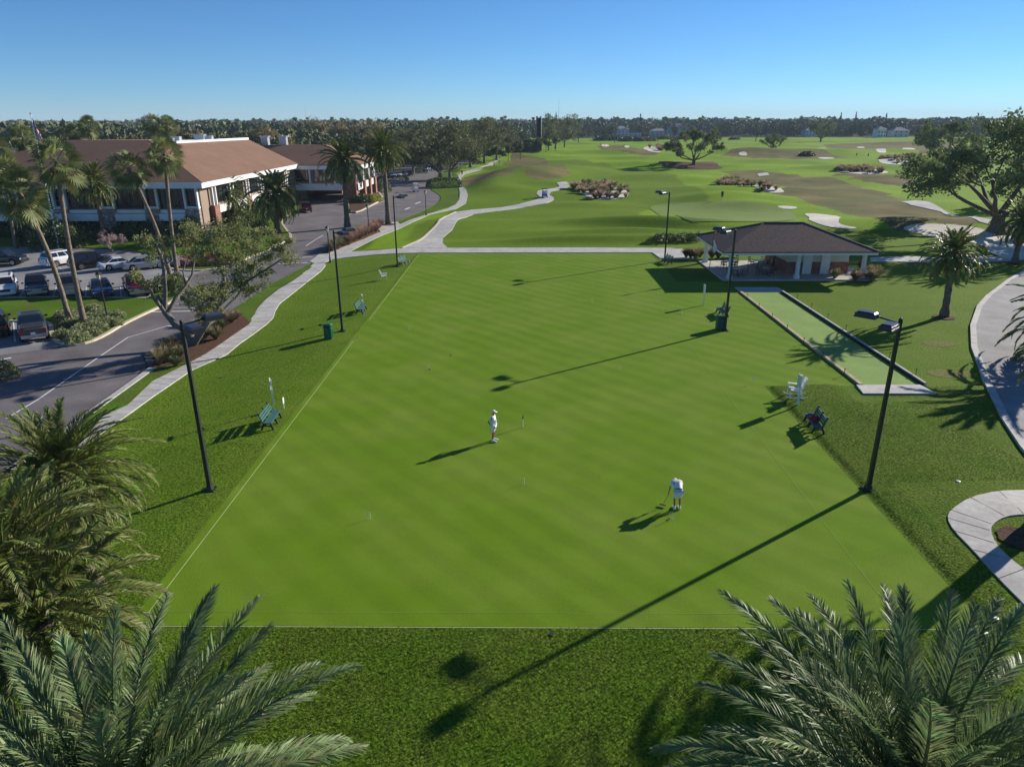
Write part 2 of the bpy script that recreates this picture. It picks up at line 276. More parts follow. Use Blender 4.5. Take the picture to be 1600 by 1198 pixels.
# ------------------------------------------------------------------ mesh helpers
def tag(o, label=None, cat=None, group=None, kind=None):
    if label: o['label'] = label
    if cat: o['category'] = cat
    if group: o['group'] = group
    if kind: o['kind'] = kind
    return o
def empty(name, loc, rz=0., label=None, cat=None, group=None, kind=None):
    o = bpy.data.objects.new(name, None); COL.objects.link(o); o.location = loc; o.rotation_euler = (0, 0, rz)
    o.empty_display_size = .2
    return tag(o, label, cat, group, kind)
def link(name, me, parent=None, loc=None):
    o = bpy.data.objects.new(name, me); COL.objects.link(o)
    if parent is not None: o.parent = parent
    if loc is not None: o.location = loc
    return o
def copy_tree(o, parent=None):
    c = o.copy(); COL.objects.link(c)
    if parent is not None: c.parent = parent
    for ch in list(o.children): copy_tree(ch, c)
    return c
class MB:
    def __init__(s): s.v = []; s.f = []; s.m = []
    def add(s, vs, fs, mi=0):
        n = len(s.v); s.v += [tuple(p) for p in vs]; s.f += [tuple(i+n for i in f) for f in fs]; s.m += [mi]*len(fs); return s
    def box(s, c, d, rz=0., mi=0, top=1.):
        x, y, z = d[0]/2, d[1]/2, d[2]/2; cs, sn = cos(rz), sin(rz); vs = []
        for k in (-1, 1):
            q = top if k == 1 else 1.
            for i, j in ((-1, -1), (1, -1), (1, 1), (-1, 1)):
                a, b = i*x*q, j*y*q; vs.append((c[0]+a*cs-b*sn, c[1]+a*sn+b*cs, c[2]+k*z))
        return s.add(vs, [(3, 2, 1, 0), (4, 5, 6, 7), (0, 1, 5, 4), (1, 2, 6, 5), (2, 3, 7, 6), (3, 0, 4, 7)], mi)
    def bar(s, a, b, wd, ht, mi=0, upv=(0, 0, 1)):
        a, b = Vector(a), Vector(b); d = (b-a).normalized(); u = Vector(upv)
        if abs(d.dot(u)) > .98: u = Vector((0, 1, 0))
        x = d.cross(u).normalized()*wd/2; y = x.cross(d).normalized()*ht/2
        vs = [p+i*x+j*y for p in (a, b) for i, j in ((-1, -1), (1, -1), (1, 1), (-1, 1))]
        return s.add(vs, [(0, 1, 2, 3), (7, 6, 5, 4), (4, 5, 1, 0), (5, 6, 2, 1), (6, 7, 3, 2), (7, 4, 0, 3)], mi)
    def tube(s, pts, rad, n=6, mi=0, cap=True):
        pts = [Vector(p) for p in pts]; rad = rad if hasattr(rad, '__len__') else [rad]*len(pts); vs = []
        ref = Vector((.31, .17, .93))
        for i, p in enumerate(pts):
            d = (pts[min(i+1, len(pts)-1)]-pts[max(i-1, 0)]).normalized()
            x = d.cross(ref)
            if x.length < .2: x = d.cross(Vector((1, 0, 0)))
            x.normalize(); y = d.cross(x)
            vs += [p+(x*cos(2*pi*k/n)+y*sin(2*pi*k/n))*rad[i] for k in range(n)]
        fs = [(i*n+k, i*n+(k+1) % n, (i+1)*n+(k+1) % n, (i+1)*n+k) for i in range(len(pts)-1) for k in range(n)]
        if cap: fs += [tuple(range(n))[::-1], tuple((len(pts)-1)*n+k for k in range(n))]
        return s.add(vs, fs, mi)
    def lathe(s, c, prof, n=12, mi=0):
        vs = [(c[0]+r*cos(2*pi*k/n), c[1]+r*sin(2*pi*k/n), c[2]+z) for r, z in prof for k in range(n)]
        fs = [(i*n+k, i*n+(k+1) % n, (i+1)*n+(k+1) % n, (i+1)*n+k) for i in range(len(prof)-1) for k in range(n)]
        fs += [tuple(range(n))[::-1], tuple((len(prof)-1)*n+k for k in range(n))]
        return s.add(vs, fs, mi)
    def prism(s, poly, z0, z1, mi=0):
        n = len(poly); vs = [(p[0], p[1], z0) for p in poly]+[(p[0], p[1], z1) for p in poly]
        fs = [(i, (i+1) % n, n+(i+1) % n, n+i) for i in range(n)]+[tuple(range(n))[::-1], tuple(range(n, 2*n))]
        return s.add(vs, fs, mi)
    def slab(s, pts, th, mi=0):
        """thick sheet from a planar 3-D polygon"""
        p = [Vector(q) for q in pts]; nrm = (p[1]-p[0]).cross(p[2]-p[0]).normalized()*th; n = len(p)
        return s.add(p+[q-nrm for q in p], [tuple(range(n)), tuple(range(n, 2*n))[::-1]]+[(i, n+i, n+(i+1) % n, (i+1) % n) for i in range(n)], mi)
    def mesh(s, name, mats, smooth=False):
        me = bpy.data.meshes.new(name); me.from_pydata(s.v, [], s.f)
        for q in (mats if isinstance(mats, (list, tuple)) else [mats]): me.materials.append(M[q] if isinstance(q, str) else q)
        if any(s.m): me.polygons.foreach_set('material_index', s.m)
        if smooth: me.polygons.foreach_set('use_smooth', [True]*len(s.f))
        me.update(); return me
    def build(s, name, mats, parent=None, smooth=False, loc=None):
        return link(name, s.mesh(name, mats, smooth), parent, loc)
def npmesh(name, V, F, mats, mi=None, smooth=False):
    """V (n,3) F (m,k)"""
    V = np.asarray(V, dtype=np.float32); F = np.asarray(F, dtype=np.int32); k = F.shape[1]
    me = bpy.data.meshes.new(name); me.vertices.add(len(V)); me.vertices.foreach_set('co', V.ravel())
    me.loops.add(F.size); me.loops.foreach_set('vertex_index', F.ravel())
    me.polygons.add(len(F)); me.polygons.foreach_set('loop_start', np.arange(0, F.size, k, dtype=np.int32))
    me.polygons.foreach_set('loop_total', np.full(len(F), k, dtype=np.int32))
    for q in (mats if isinstance(mats, (list, tuple)) else [mats]): me.materials.append(M[q] if isinstance(q, str) else q)
    if mi is not None: me.polygons.foreach_set('material_index', np.asarray(mi, dtype=np.int32))
    if smooth: me.polygons.foreach_set('use_smooth', np.ones(len(F), dtype=bool))
    me.update(calc_edges=True); me.validate(); return me
def smooth_poly(pts, k=2, closed=True):
    for _ in range(k):
        q = []; n = len(pts)
        for i in range(n if closed else n-1):
            a, b = pts[i], pts[(i+1) % n]
            q.append((a[0]*.75+b[0]*.25, a[1]*.75+b[1]*.25)); q.append((a[0]*.25+b[0]*.75, a[1]*.25+b[1]*.75))
        if not closed: q = [pts[0]]+q+[pts[-1]]
        pts = q
    return pts
def drape(name, poly, dz, mat, step=3., skirt=0., k=0, rim=None):
    """sheet following the terrain; skirt gives it real kerb height"""
    poly = smooth_poly([(p[0], p[1]) for p in poly], k)
    bm = bmesh.new(); f = bm.faces.new([bm.verts.new((x, y, 0)) for x, y in poly]); f.normal_update()
    bmesh.ops.triangulate(bm, faces=[f])
    xs = [p[0] for p in poly]; ys = [p[1] for p in poly]
    for ax, lo, hi in ((0, min(xs), max(xs)), (1, min(ys), max(ys))):
        c = math.floor(lo/step)*step+step
        while c < hi:
            g = bm.verts[:]+bm.edges[:]+bm.faces[:]
            bmesh.ops.bisect_plane(bm, geom=g, plane_co=(c, c, 0), plane_no=(1, 0, 0) if ax == 0 else (0, 1, 0)); c += step
    for v in bm.verts: v.co.z = h(v.co.x, v.co.y)+dz
    bmesh.ops.recalc_face_normals(bm, faces=bm.faces)
    if sum(f.normal.z for f in bm.faces) < 0: bmesh.ops.reverse_faces(bm, faces=bm.faces)
    if skirt:
        be = [e for e in bm.edges if e.is_boundary]; r = bmesh.ops.extrude_edge_only(bm, edges=be)
        for v in [g for g in r['geom'] if isinstance(g, bmesh.types.BMVert)]: v.co.z -= skirt
    me = bpy.data.meshes.new(name); bm.to_mesh(me); bm.free(); me.materials.append(M[mat])
    return tag(link(name, me), kind='structure')
def strip(name, pts, wd, dz, mat, kind='structure', th=0.):
    """ribbon along ground points"""
    P = [Vector((p[0], p[1], 0)) for p in pts]; Q = []
    for a, b in zip(P, P[1:]):
        n = max(1, int((b-a).length/2.)); Q += [a.lerp(b, i/n) for i in range(n)]
    Q.append(P[-1]); m = MB(); vs = []
    for i, p in enumerate(Q):
        d = (Q[min(i+1, len(Q)-1)]-Q[max(i-1, 0)]).normalized(); nrm = Vector((-d.y, d.x, 0))*wd/2
        for sgn in (1, -1):
            q = p+nrm*sgn; vs.append((q.x, q.y, h(p.x, p.y)+dz))
    fs = [(2*i+1, 2*i+3, 2*i+2, 2*i) for i in range(len(Q)-1)]
    if th:
        n = len(vs); vs += [(x, y, z-th) for x, y, z in vs]
        for i in range(len(Q)-1): fs += [(2*i, 2*i+2, n+2*i+2, n+2*i), (2*i+3, 2*i+1, n+2*i+1, n+2*i+3)]
        e = 2*len(Q)-2; fs += [(1, 0, n, n+1), (e, e+1, n+e+1, n+e)]
    o = m.add(vs, fs).build(name, mat); return tag(o, kind=kind)
def P(L): return [at(u, v) for u, v in L]
def inpoly(x, y, poly):
    c = False; n = len(poly); j = n-1
    for i in range(n):
        xi, yi, xj, yj = poly[i][0], poly[i][1], poly[j][0], poly[j][1]
        if (yi > y) != (yj > y) and x < (xj-xi)*(y-yi)/(yj-yi)+xi: c = not c
        j = i
    return c
# ------------------------------------------------------------------ terrain sheet
BROWN = [P([(1128,268),(1182,266),(1250,275),(1330,288),(1400,308),(1425,316),(1475,331),(1535,348),(1500,352),(1440,349),(1385,352),(1330,338),(1262,318),(1215,303),(1228,292),(1150,277)]),
         P([(933,228),(975,227),(1020,236),(1035,243),(985,241),(940,236)]),
         P([(800,243),(850,246),(882,262),(885,275),(850,282),(815,272),(790,256)]),
         P([(1120,243),(1180,238),(1290,240),(1330,247),(1250,249),(1170,247)]),
         P([(1285,226),(1430,219),(1500,222),(1500,233),(1440,242),(1400,233),(1300,233)]),
         P([(1035,254),(1118,252),(1117,262),(1050,262)]),
         P([(1300,272),(1360,270),(1430,284),(1420,292),(1330,280)]),
         P([(1440,240),(1520,238),(1540,252),(1470,256)]),
         P([(712,283),(735,274),(790,262),(800,272),(760,280),(725,290)]),
         P([(1378,341),(1440,348),(1500,360),(1420,362),(1380,356)])]
TURF = [P([(628,398),(640,360),(700,335),(722,285),(800,250),(900,250),(960,262),(1040,270),(1100,300),(1110,325),(1040,327),(1000,330),(1000,345),(1110,350),(1600,370),(1600,430),(1600,398)])]
def lines(segs):
    r = []
    for a, b, st in segs:
        n = max(1, round((b-a)/st)); r += [a+(b-a)*i/n for i in range(n)]
    return r+[segs[-1][1]]
xs = lines([(-14000,-2000,3000),(-2000,-400,400),(-400,-160,60),(-160,-30,5),(-30,-14,1),(-14,-13,.5),(-13,15.6,2.6),(15.6,16.2,.15),(16.2,50,1),(50,330,2.5),(330,700,50),(700,3000,500),(3000,14000,3000)])
ys = lines([(-60,-15,15),(-15,8,2.),(8,19.2,.8),(19.2,42,1.6),(42,42.4,.1),(42.4,93.4,1.5),(93.4,130,.9),(130,300,2.),(300,700,4),(700,1000,60),(1000,4000,600),(4000,16000,4000)])
nx, ny = len(xs), len(ys)
V = np.zeros((nx*ny, 3), np.float32); C4 = np.zeros((nx*ny, 4), np.float32); C4[:, 3] = 1
def bb(p): return (min(q[0] for q in p), max(q[0] for q in p), min(q[1] for q in p), max(q[1] for q in p))
BB = [(p, bb(p)) for p in BROWN]; TB = [(p, bb(p)) for p in TURF]
for j, y in enumerate(ys):
    for i, x in enumerate(xs):
        z = h(x, y) if (abs(x) < 700 and y < 1000) else 0
        V[j*nx+i] = (x, y, z if y > -50 else -1.5)
        r = g = b = 0
        if y < 93 or x < -20: g = 1
        if x < -13 and 20 < y < 95: g = 1-.25*ss((y-18)/8)
        if 40 < y < 94 and x > 22: g = .75
        if y < 42.3 and x > 15.7: g = 1
        if y >= 93 and y < 700 and abs(x) < 600:
            for p, (a0, a1, b0, b1) in BB:
                if a0 < x < a1 and b0 < y < b1 and inpoly(x, y, p): r = 1
            for p, (a0, a1, b0, b1) in TB:
                if a0 < x < a1 and b0 < y < b1 and inpoly(x, y, p): g = .6
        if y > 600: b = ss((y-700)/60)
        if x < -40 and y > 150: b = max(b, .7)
        C4[j*nx+i, :3] = (r, g, b)
I = np.arange(nx-1)[None, :]+np.arange(ny-1)[:, None]*nx
F = np.stack([I, I+1, I+1+nx, I+nx], -1).reshape(-1, 4)
me = npmesh('ground', V, F, 'ground', smooth=True)
ca = me.color_attributes.new('cover', 'FLOAT_COLOR', 'POINT'); ca.data.foreach_set('color', C4.ravel())
tag(link('ground', me), kind='structure')

# standing grass of the uncut turf round the green, where the camera is close enough to see it
rb = np.random.default_rng(9); GP = []
for x0, x1, y0, y1, dn in ((-11, 15, 12.2, 19.28, 420), (-19.5, -13.25, 17, 34, 190), (15.75, 24.5, 19, 42, 170), (-22, -13.25, 34, 52, 70)):
    n = int((x1-x0)*(y1-y0)*dn); GP.append(np.stack([rb.uniform(x0, x1, n), rb.uniform(y0, y1, n)], 1))
GP = np.concatenate(GP)
LOOP = None
GP = np.array([q for q in GP if not (q[0] > 17.2 and q[1] < 29.2) and not (q[0] > 21 and q[1] > 40.5)])
GZ = np.array([h(a, b) for a, b in GP]); n = len(GP); az = rb.uniform(0, 2*pi, n); hh_ = rb.uniform(.025, .06, n); le = rb.uniform(.2, 1., n)*hh_; wd_ = rb.uniform(.006, .014, n)
sd = np.stack([-np.sin(az), np.cos(az)], 1)*wd_[:, None]; tp_ = np.stack([np.cos(az), np.sin(az)], 1)*le[:, None]
Vg = np.stack([np.c_[GP-sd, GZ-.005], np.c_[GP+sd, GZ-.005], np.c_[GP+tp_+sd*.5, GZ+hh_], np.c_[GP+tp_-sd*.5, GZ+hh_]], 1).reshape(-1, 3)
tag(link('turf_grass', npmesh('turf_grass', Vg, np.arange(4*n).reshape(-1, 4), 'blade')), 'short dark green uncut turf grass around the croquet green', 'grass', None, 'stuff')

def flat(name, poly, z, mat, th=.0):
    m = MB(); n = len(poly)
    if th: m.prism(poly, z-th, z)
    else: m.add([(p[0], p[1], z) for p in poly], [tuple(range(n))])
    o = m.build(name, mat); return tag(o, kind='structure')
court = [(-13.2,19.35),(15.58,19.35),(15.58,42.3),(21.5,42.3),(21.5,73.2),(16.6,73.6),(16.6,90.6),(-12.9,90.6)]
flat('croquet_green', court, .006, 'court')
for a, b in (((-12.8,20.05),(12.8,20.05)), ((12.8,20.05),(12.8,52.1)), ((-12.8,20.05),(-12.8,52.1)),
             ((-12.8,58.2),(12.8,58.2)), ((-12.8,58.2),(-12.8,90.0)), ((12.8,58.2),(12.8,90)), ):
    if a[1] == b[1] and a[1] > 30: continue
    m = MB(); m.bar((a[0], a[1], .0105), (b[0], b[1], .0105), .022 if b[0] < 0 else .016, .005); tag(m.build('boundary_line', 'string' if b[0] < 0 else 'string_faint'), kind='structure')
m = MB(); m.bar((-13.2,19.3,.0), (15.6,19.3,-.01), .03, .03); tag(m.build('lawn_edging', 'string'), kind='structure')

# bowling lane beside the pavilion
flat('bowling_lane', [(21.95,42.3),(25.5,42.3),(25.5,68.3),(21.95,68.3)], .03, 'carpet')
flat('concrete_pad', [(21.15,40.75),(25.6,40.75),(25.45,42.28),(21.4,42.28)], .10, 'concrete', .2)
flat('concrete_pad', [(21.7,68.35),(26.1,68.35),(26.1,70.5),(21.7,70.5)], .06, 'concrete', .2)
m = MB(); m.bar((21.72,42.3,.06), (21.72,68.3,.06), .26, .16); tag(m.build('timber_kerb', 'timber'), 'long tan timber kerb along the croquet side of the narrow bowling lane', 'kerb')
m = MB(); m.bar((25.64,42.3,.08), (25.64,68.3,.08), .08, .22, 1); m.bar((25.76,42.3,.1), (25.76,68.3,.1), .16, .24)
tag(m.build('concrete_kerb', ['concrete', 'black']), 'raised grey kerb along the far side of the narrow bowling lane', 'kerb')

# ---------------- roads and parking (dark newer road, paler lot)
ROADR = [(-260,930),(0,748),(85,688),(150,641),(222,589),(240,575),(262,545),(300,515),(330,500),(363,484),(395,463),(433,439),(462,424),(489,410),(500,400),(511,390),(525,374),(543,357),(565,352),(588,350),(604,346),(621,345),(639,338),(665,328),(683,317),(689,309),(684,303),(674,298),(672,290),(684,272),(712,262),(742,250),(790,243)]
road = P(ROADR)
far = [(-30,300),(-160,300),(-170,20)]
drape('road', [(p.x, p.y) for p in road]+far, .03, 'asphalt', 4)
LOT = P([(-200,560),(0,556),(60,548),(100,541),(86,527),(78,503),(78,470),(150,468),(262,478),(275,466),(293,445),(290,434),(320,424),(291,424),(263,420),(262,406),(200,392),(40,386),(-200,390)])
drape('parking_lot', LOT, .045, 'asphalt_old', 4)

def bed(name, px, mat, dz=.15, k=1, kerb=None):
    poly = px if not isinstance(px[0][0], int) else P(px)
    o = drape(name, poly, dz, mat, 4, skirt=.25, k=k)
    if kerb:
        pl = smooth_poly([(p[0], p[1]) for p in poly], k); a, b = kerb
        n = len(pl); strip('kerb', [pl[i % n] for i in range(int(a*n), int(b*n)+1)], .32, dz+.03, 'kerb', th=.2)
    return o
bed('parking_island', [(-60,467),(20,467),(114,466),(195,467),(238,468),(236,452),(246,440),(290,434),(294,445),(277,467),(262,476),(236,487),(192,508),(163,526),(138,537),(114,541),(94,538),(82,529),(80,503),(30,503),(-60,504)], 'lawn', kerb=(.0, .999))
club = P([(453,335),(443,342),(440,349),(448,361),(456,370),(446,378),(420,391),(385,405),(371,413),(322,424),(291,424),(263,421),(262,411),(266,404),(200,391),(40,385)])
bed('garden_bed', [(p.x, p.y) for p in club]+[(-100,96),(-100,150),(-45,150),(-40,140)], 'lawn', kerb=(.0, .62))
bed('planter_bed', [(545,333),(559,334),(580,323),(600,312),(590,300),(560,302),(543,312)], 'mulch', .3, kerb=(0, .999))
bed('flower_bed', [(270,421),(298,421),(366,411),(371,404),(318,403),(272,407)], 'mulch', .2)
bed('mulch_bed', [(511,397),(512,386),(526,374),(543,359),(566,355),(588,353),(594,362),(569,374),(543,384),(519,394)], 'mulch', .15)
bed('concrete_apron', [(588,353),(604,348),(621,347),(627,352),(613,357),(595,364)], 'concrete', .08, k=0)
bed('lawn_verge', [(621,347),(665,330),(683,319),(690,310),(684,303),(673,298),(673,290),(684,277),(700,270),(716,272),(716,290),(719,300),(718,312),(712,320),(696,326),(665,336),(641,344),(628,350)], 'lawn', .1)
bed('lawn_verge', [(150,643),(222,591),(240,578),(290,566),(300,566),(262,585),(240,596),(200,634),(160,652),(140,668),(0,778),(-180,905),(-260,940),(0,751)], 'lawn', .09, k=0)
bed('mulch_bed', [(240,577),(262,548),(300,519),(328,501),(364,487),(383,497),(391,506),(388,509),(367,523),(349,536),(322,554),(300,566),(290,567)], 'mulch', .11, k=0)
bed('lawn_verge', [(363,486),(395,465),(433,441),(462,425),(490,411),(492,414),(480,424),(457,440),(435,453),(415,469),(403,482),(397,494),(391,506),(383,497)], 'lawn', .07, k=0)
kl = P([(-260,930),(0,748),(85,688),(150,641),(222,589),(238,577)])
strip('kerb', kl, .45, .14, 'concrete', th=.25)
# painted markings
def mark(px, wd=.12, dz=.055): return strip('road_marking', P(px), wd, dz, 'line_white')
mark([(10,655),(60,625),(150,562),(200,528),(262,510)]); mark([(262,510),(300,512)], .3); mark([(236,488),(300,487)], .25); mark([(242,482),(355,481)], .12)
mark([(0,563),(18,560)], .3); mark([(478,385),(505,368)], .15); mark([(633,328),(640,325)], .5); mark([(649,319),(657,316)], .5)
mark([(440,405),(488,402)], .3); mark([(435,413),(480,411)], .3); mark([(545,336),(602,314)], .18)
for a, b in (((40,451),(31,466)),((88,450),(83,466)),((135,450),(134,467)),((188,449),(190,466)),((21,504),(24,535)),((210,411),(260,425)),((0,416),(48,412)),((85,414),(100,424)),((238,478),(280,476))): mark([a, b], .11, .07)

# ---------------- pavements and cart paths
UP = [(145,672),(160,652),(178.5,636),(200,618),(240,594.5),(262,583),(300,565),(322,553),(349.5,535),(367,522),(388,506),(397,493),(403,481),(415,468),(435,452),(457,439),(480,423),(490,412),(484,409),(498,398)]
LO = [(507,411),(509,415),(502,424),(480,441),(457.5,459),(437,475),(430.5,486),(427,497),(417,507),(397,522),(374,538),(354,555),(322,569),(300,579),(240,620),(207,644),(180,663),(150,683),(60,760)]
wk = P([(60,745)]+UP)+P([(513,397),(518,394),(546,394),(600,391),(628,388.3),(700,388),(800,387.8),(920,387.6),(1000,388),(1060,388)])+[Vector((19.5,93.6,0)), Vector((21.4,93.2,0)), Vector((21.4,86,0)), Vector((17.2,86.8,0)), Vector((17.0,90.7,0)), Vector((0,90.75,0)), Vector((-13,90.75,0))]+P([(640,396),(592,398),(538,403),(518,406)]+LO)
drape('pavement', wk, .07, 'concrete', 2, skirt=.15)
drape('pavement', P([(513,396),(519,394),(543,384),(569,374),(594,363),(613,356),(627,350),(641,344),(665,336),(700,326),(712,320),(718,312),(719,300),(714,291),(713,281),(714.6,276),(720,270),(748,262),(766,254),(778,248),(782,249),(772,256),(753,264),(727,272),(721,277),(720,284),(721,291),(728,296),(731,304),(728,318),(712,327),(670,336),(640,350),(600,367),(546,394)]), .06, 'concrete', 2, skirt=.12)
CL = [(628,388.6),(652,378),(668,366),(684,350),(694,340),(712,332),(740,328),(780,325),(810,320),(836,313),(845,309),(838,303),(840,299),(856,296),(874.5,292),(869.5,286),(884.5,284.6)]
CRt = [(892.5,291),(880.5,295),(860.5,300),(858.5,305),(865,309),(865.5,312),(854.5,318),(820,324),(780,330),(740,335),(720,342),(706,360),(692,372),(691,380),(700,388.6)]
drape('cart_path', P(CL+CRt), .08, 'concrete', 1., skirt=.14)
strip('kerb', P(CL[:6]), .3, .16, 'kerb', th=.15)
drape('cart_path', P([(1407.5,316),(1429,314),(1469,325),(1534,341.5),(1587,354.7),(1640,366),(1640,378),(1560,356),(1530,347),(1469,331),(1423,321)]), .08, 'concrete', 2, skirt=.1)
drape('cart_path', P([(1360,403),(1420,401),(1480,404),(1560,402),(1640,398),(1640,404),(1560,409),(1480,411),(1420,410),(1360,409)])[::1], .06, 'concrete', 2, skirt=.1)
drape('cart_path', P([(1235,297),(1260,278),(1252,277),(1230,290)])[:0] or P([(1183,272),(1199,270),(1202,274),(1186,276)]), .1, 'concrete', 2)
# right-hand road and looping pavement
rr = P([(1640,400),(1600,425),(1575,440),(1560,452),(1545,463),(1530,480),(1520,510),(1522,545),(1540,595),(1570,655),(1600,700),(1680,800)])
drape('road', [(p.x, p.y) for p in rr]+[(70,24),(90,60),(78,92)], .03, 'asphalt_old', 3)
strip('kerb', rr, .4, .14, 'concrete', th=.2)
lp = P([(1680,766),(1599.5,766.5),(1560,767.5),(1515,777.5),(1485,797.5),(1479,810),(1490,830),(1520,860),(1560,905),(1600,945),(1680,1030)])
li = P([(1680,960),(1600,890),(1580,875),(1555,850),(1547.5,830),(1550,820),(1570,807.5),(1599.5,804),(1680,806)])
sm = lambda L: smooth_poly([(p.x, p.y) for p in L], 1, False)
drape('pavement', sm(lp)+sm(li), .05, 'concrete', 1., skirt=.1)
for i in range(1, 9):
    a, b = lp[i], li[::-1][min(8, i-1)]; strip('pavement_joint', [a.lerp(b, .02), a.lerp(b, .98)], .025, .056, 'mulch')
uw, lw_ = P(UP[2:18]), P(LO[::-1][1:17])
for i in range(34):
    t = i/33*14.9; k = int(t); a = uw[k].lerp(uw[k+1], t-k); j = min(range(len(lw_)), key=lambda q: (lw_[q]-a).length); best = None
    for q in range(len(lw_)-1):
        for s in range(6):
            c = lw_[q].lerp(lw_[q+1], s/5)
            if best is None or (c-a).length < (best-a).length: best = c
    if 1 < (best-a).length < 3.2: strip('pavement_joint', [a.lerp(best, .04), a.lerp(best, .96)], .025, .076, 'mulch')
def disc(name, u, v, r, mat, dz=.05, sq=1.):
    c = at(u, v); rd = random.Random(int(u*7+v)); return drape(name, [(c.x+r*cos(a*pi/8)*rd.uniform(.85, 1.12), c.y+r*sq*sin(a*pi/8)*rd.uniform(.85, 1.12)) for a in range(16)], dz, mat, 2, k=1)
disc('mulch_ring', 1594, 842, .85, 'mulch')
disc('mulch_ring', 1475, 496, .9, 'mulch'); disc('mulch_ring', 1585, 412, .9, 'mulch'); disc('mulch_ring', 435, 367, 1.1, 'mulch', .19); disc('mulch_ring', 607, 352, 1.3, 'mulch', .12)
disc('mulch_ring', 1080, 259, 11, 'mulch', .12, 1.1); 

# ---------------- golf course surfaces
M['golf_green'] = nmat('golf_green', (.2, .27, .07), .08, 7, .9, 0, None, .05, big=.06, bigscale=.3)
drape('putting_green', P([(1012,323),(1035,319),(1062,316.5),(1110,315.8),(1165,315.8),(1200,318.5),(1228,326),(1246,337),(1240,345),(1200,347),(1120,347),(1060,343),(1025,334)]), .06, 'golf_green', 1.2, k=2)
def bunker(px, k=2): return drape('sand_bunker', P(px), .07, 'sand', 1.5, k=k)
bunker([(1254,334),(1278,334),(1318,339),(1308,347),(1316,352.5),(1339,356),(1336,358),(1318,358),(1294,355),(1274,349),(1262,344),(1266,340)], 1)
bunker([(1212,322.5),(1228,322),(1248,324),(1241,327.5),(1224,327)])
bunker([(1408,357),(1425,351),(1458,350),(1501,352.5),(1532,357),(1556,366),(1600,357),(1640,372),(1640,400),(1590,408),(1548,398),(1540,385),(1515,378),(1480,376),(1447,369),(1420,363)])
bunker([(1120,287),(1150,291),(1190,301),(1226,302),(1224,297),(1180,289),(1140,283)])
bunker([(1303,268),(1340,273),(1390,271.5),(1384,266),(1345,263),(1310,264)])
bunker([(1366,253),(1400,258),(1440,256),(1430,251),(1385,247)])
bunker([(1003,230),(1022,229),(1035,236),(1028,239),(1010,236)]); bunker([(938,226),(950,225),(953,229),(942,230)]); bunker([(975,228),(983,228),(984,231),(976,231)])
bunker([(1268,233),(1290,231),(1298,235),(1280,237)]); bunker([(1337,230),(1350,229.5),(1352,231.5),(1340,231.5)]); bunker([(1365,235),(1385,237),(1384,239.5),(1368,238)])
bunker([(1408,231.5),(1428,231.5),(1432,234),(1412,234)]); bunker([(1153,241),(1166,241),(1168,243.5),(1156,243)]); bunker([(893,290),(918,312),(978,312),(985,300),(960,289)])
bunker([(1275,246),(1300,246),(1306,248),(1285,249)])
# bare, worn patches in the right-hand lawn
for u, v, r in ((1468,537,1.3),(1483,584,1.5)): disc('bare_patch', u, v, r, 'bare', .012, .6)
# ================================================================== clubhouse
def pane_window(parent, x0, x1, z0, z1, y, face=-1, depth=.12, mull=2, lbl=None, axis='y'):
    """framed window; axis 'y': wall faces -Y, 'x': wall faces +X (x0,x1 are then y values)"""
    def pt(a, b, d): return (a, y+face*d, b) if axis == 'y' else (y+face*d, a, b)
    f = MB(); w_ = .09
    def bx(a0, a1, b0, b1, d0, d1):
        p, q = pt(a0, b0, d0), pt(a1, b1, d1)
        f.box([(p[i]+q[i])/2 for i in range(3)], [abs(p[i]-q[i]) for i in range(3)])
    bx(x0, x1, z0, z0+w_, -.02, depth); bx(x0, x1, z1-w_, z1, -.02, depth)
    bx(x0, x0+w_, z0+w_, z1-w_, -.02, depth-.003); bx(x1-w_, x1, z0+w_, z1-w_, -.02, depth-.003)
    for i in range(1, mull+1):
        c = x0+(x1-x0)*i/(mull+1); bx(c-.03, c+.03, z0+w_, z1-w_, .01, depth-.03)
    o = f.build('window', 'black', parent)
    g = MB(); p, q = pt(x0+w_, z0+w_, 0), pt(x1-w_, z1-w_, .02); g.box([(p[i]+q[i])/2 for i in range(3)], [abs(p[i]-q[i]) for i in range(3)])
    g.build('pane', 'glass', o); return o
club_e = empty('clubhouse', (-66, 106.3, 0), 0, 'long two-storey clubhouse with terracotta hipped roof, brick piers and white fascia behind the parking lot', 'clubhouse')
def cl(name, mb, mat, parent=None, smooth=False):
    o = mb.build(name, mat, None, smooth); p = parent or club_e
    o.parent = p; o.matrix_parent_inverse = Matrix.Translation(club_e.location).inverted() if p is club_e else Matrix.Identity(4)
    return o
bpy.context.view_layer.update()
class Off(MB):                              # mesh in world coordinates, children of the clubhouse empty
    off = Vector((-66, 106.3, 0))
    def mesh(s, *a, **k):
        s.v = [(x-s.off.x, y-s.off.y, z-s.off.z) for x, y, z in s.v]; return MB.mesh(s, *a, **k)
def off_window(parent, *a, root=None, off=None, **k):
    o = pane_window(parent, *a, **k)
    off = off if off is not None else Off.off
    for q in [o]+list(o.children):
        q.data.transform(Matrix.Translation(-off))
    return o
X0, X1, Y0, Y1 = -90., -46.8, 106.3, 160.
EX, EY, ZE = -45.7, 105.0, 7.7          # eave line
m = Off(); m.box(((X0+X1)/2, (Y0+Y1)/2, 3.5), (X1-X0, Y1-Y0, 7.2)); m.build('wall', 'club_wall', club_e)
m = Off(); m.box(((X0+EX)/2-1, (EY+Y1)/2, ZE-.42), (EX-X0+2, Y1-EY+.5, .8)); m.build('fascia', 'fascia', club_e)
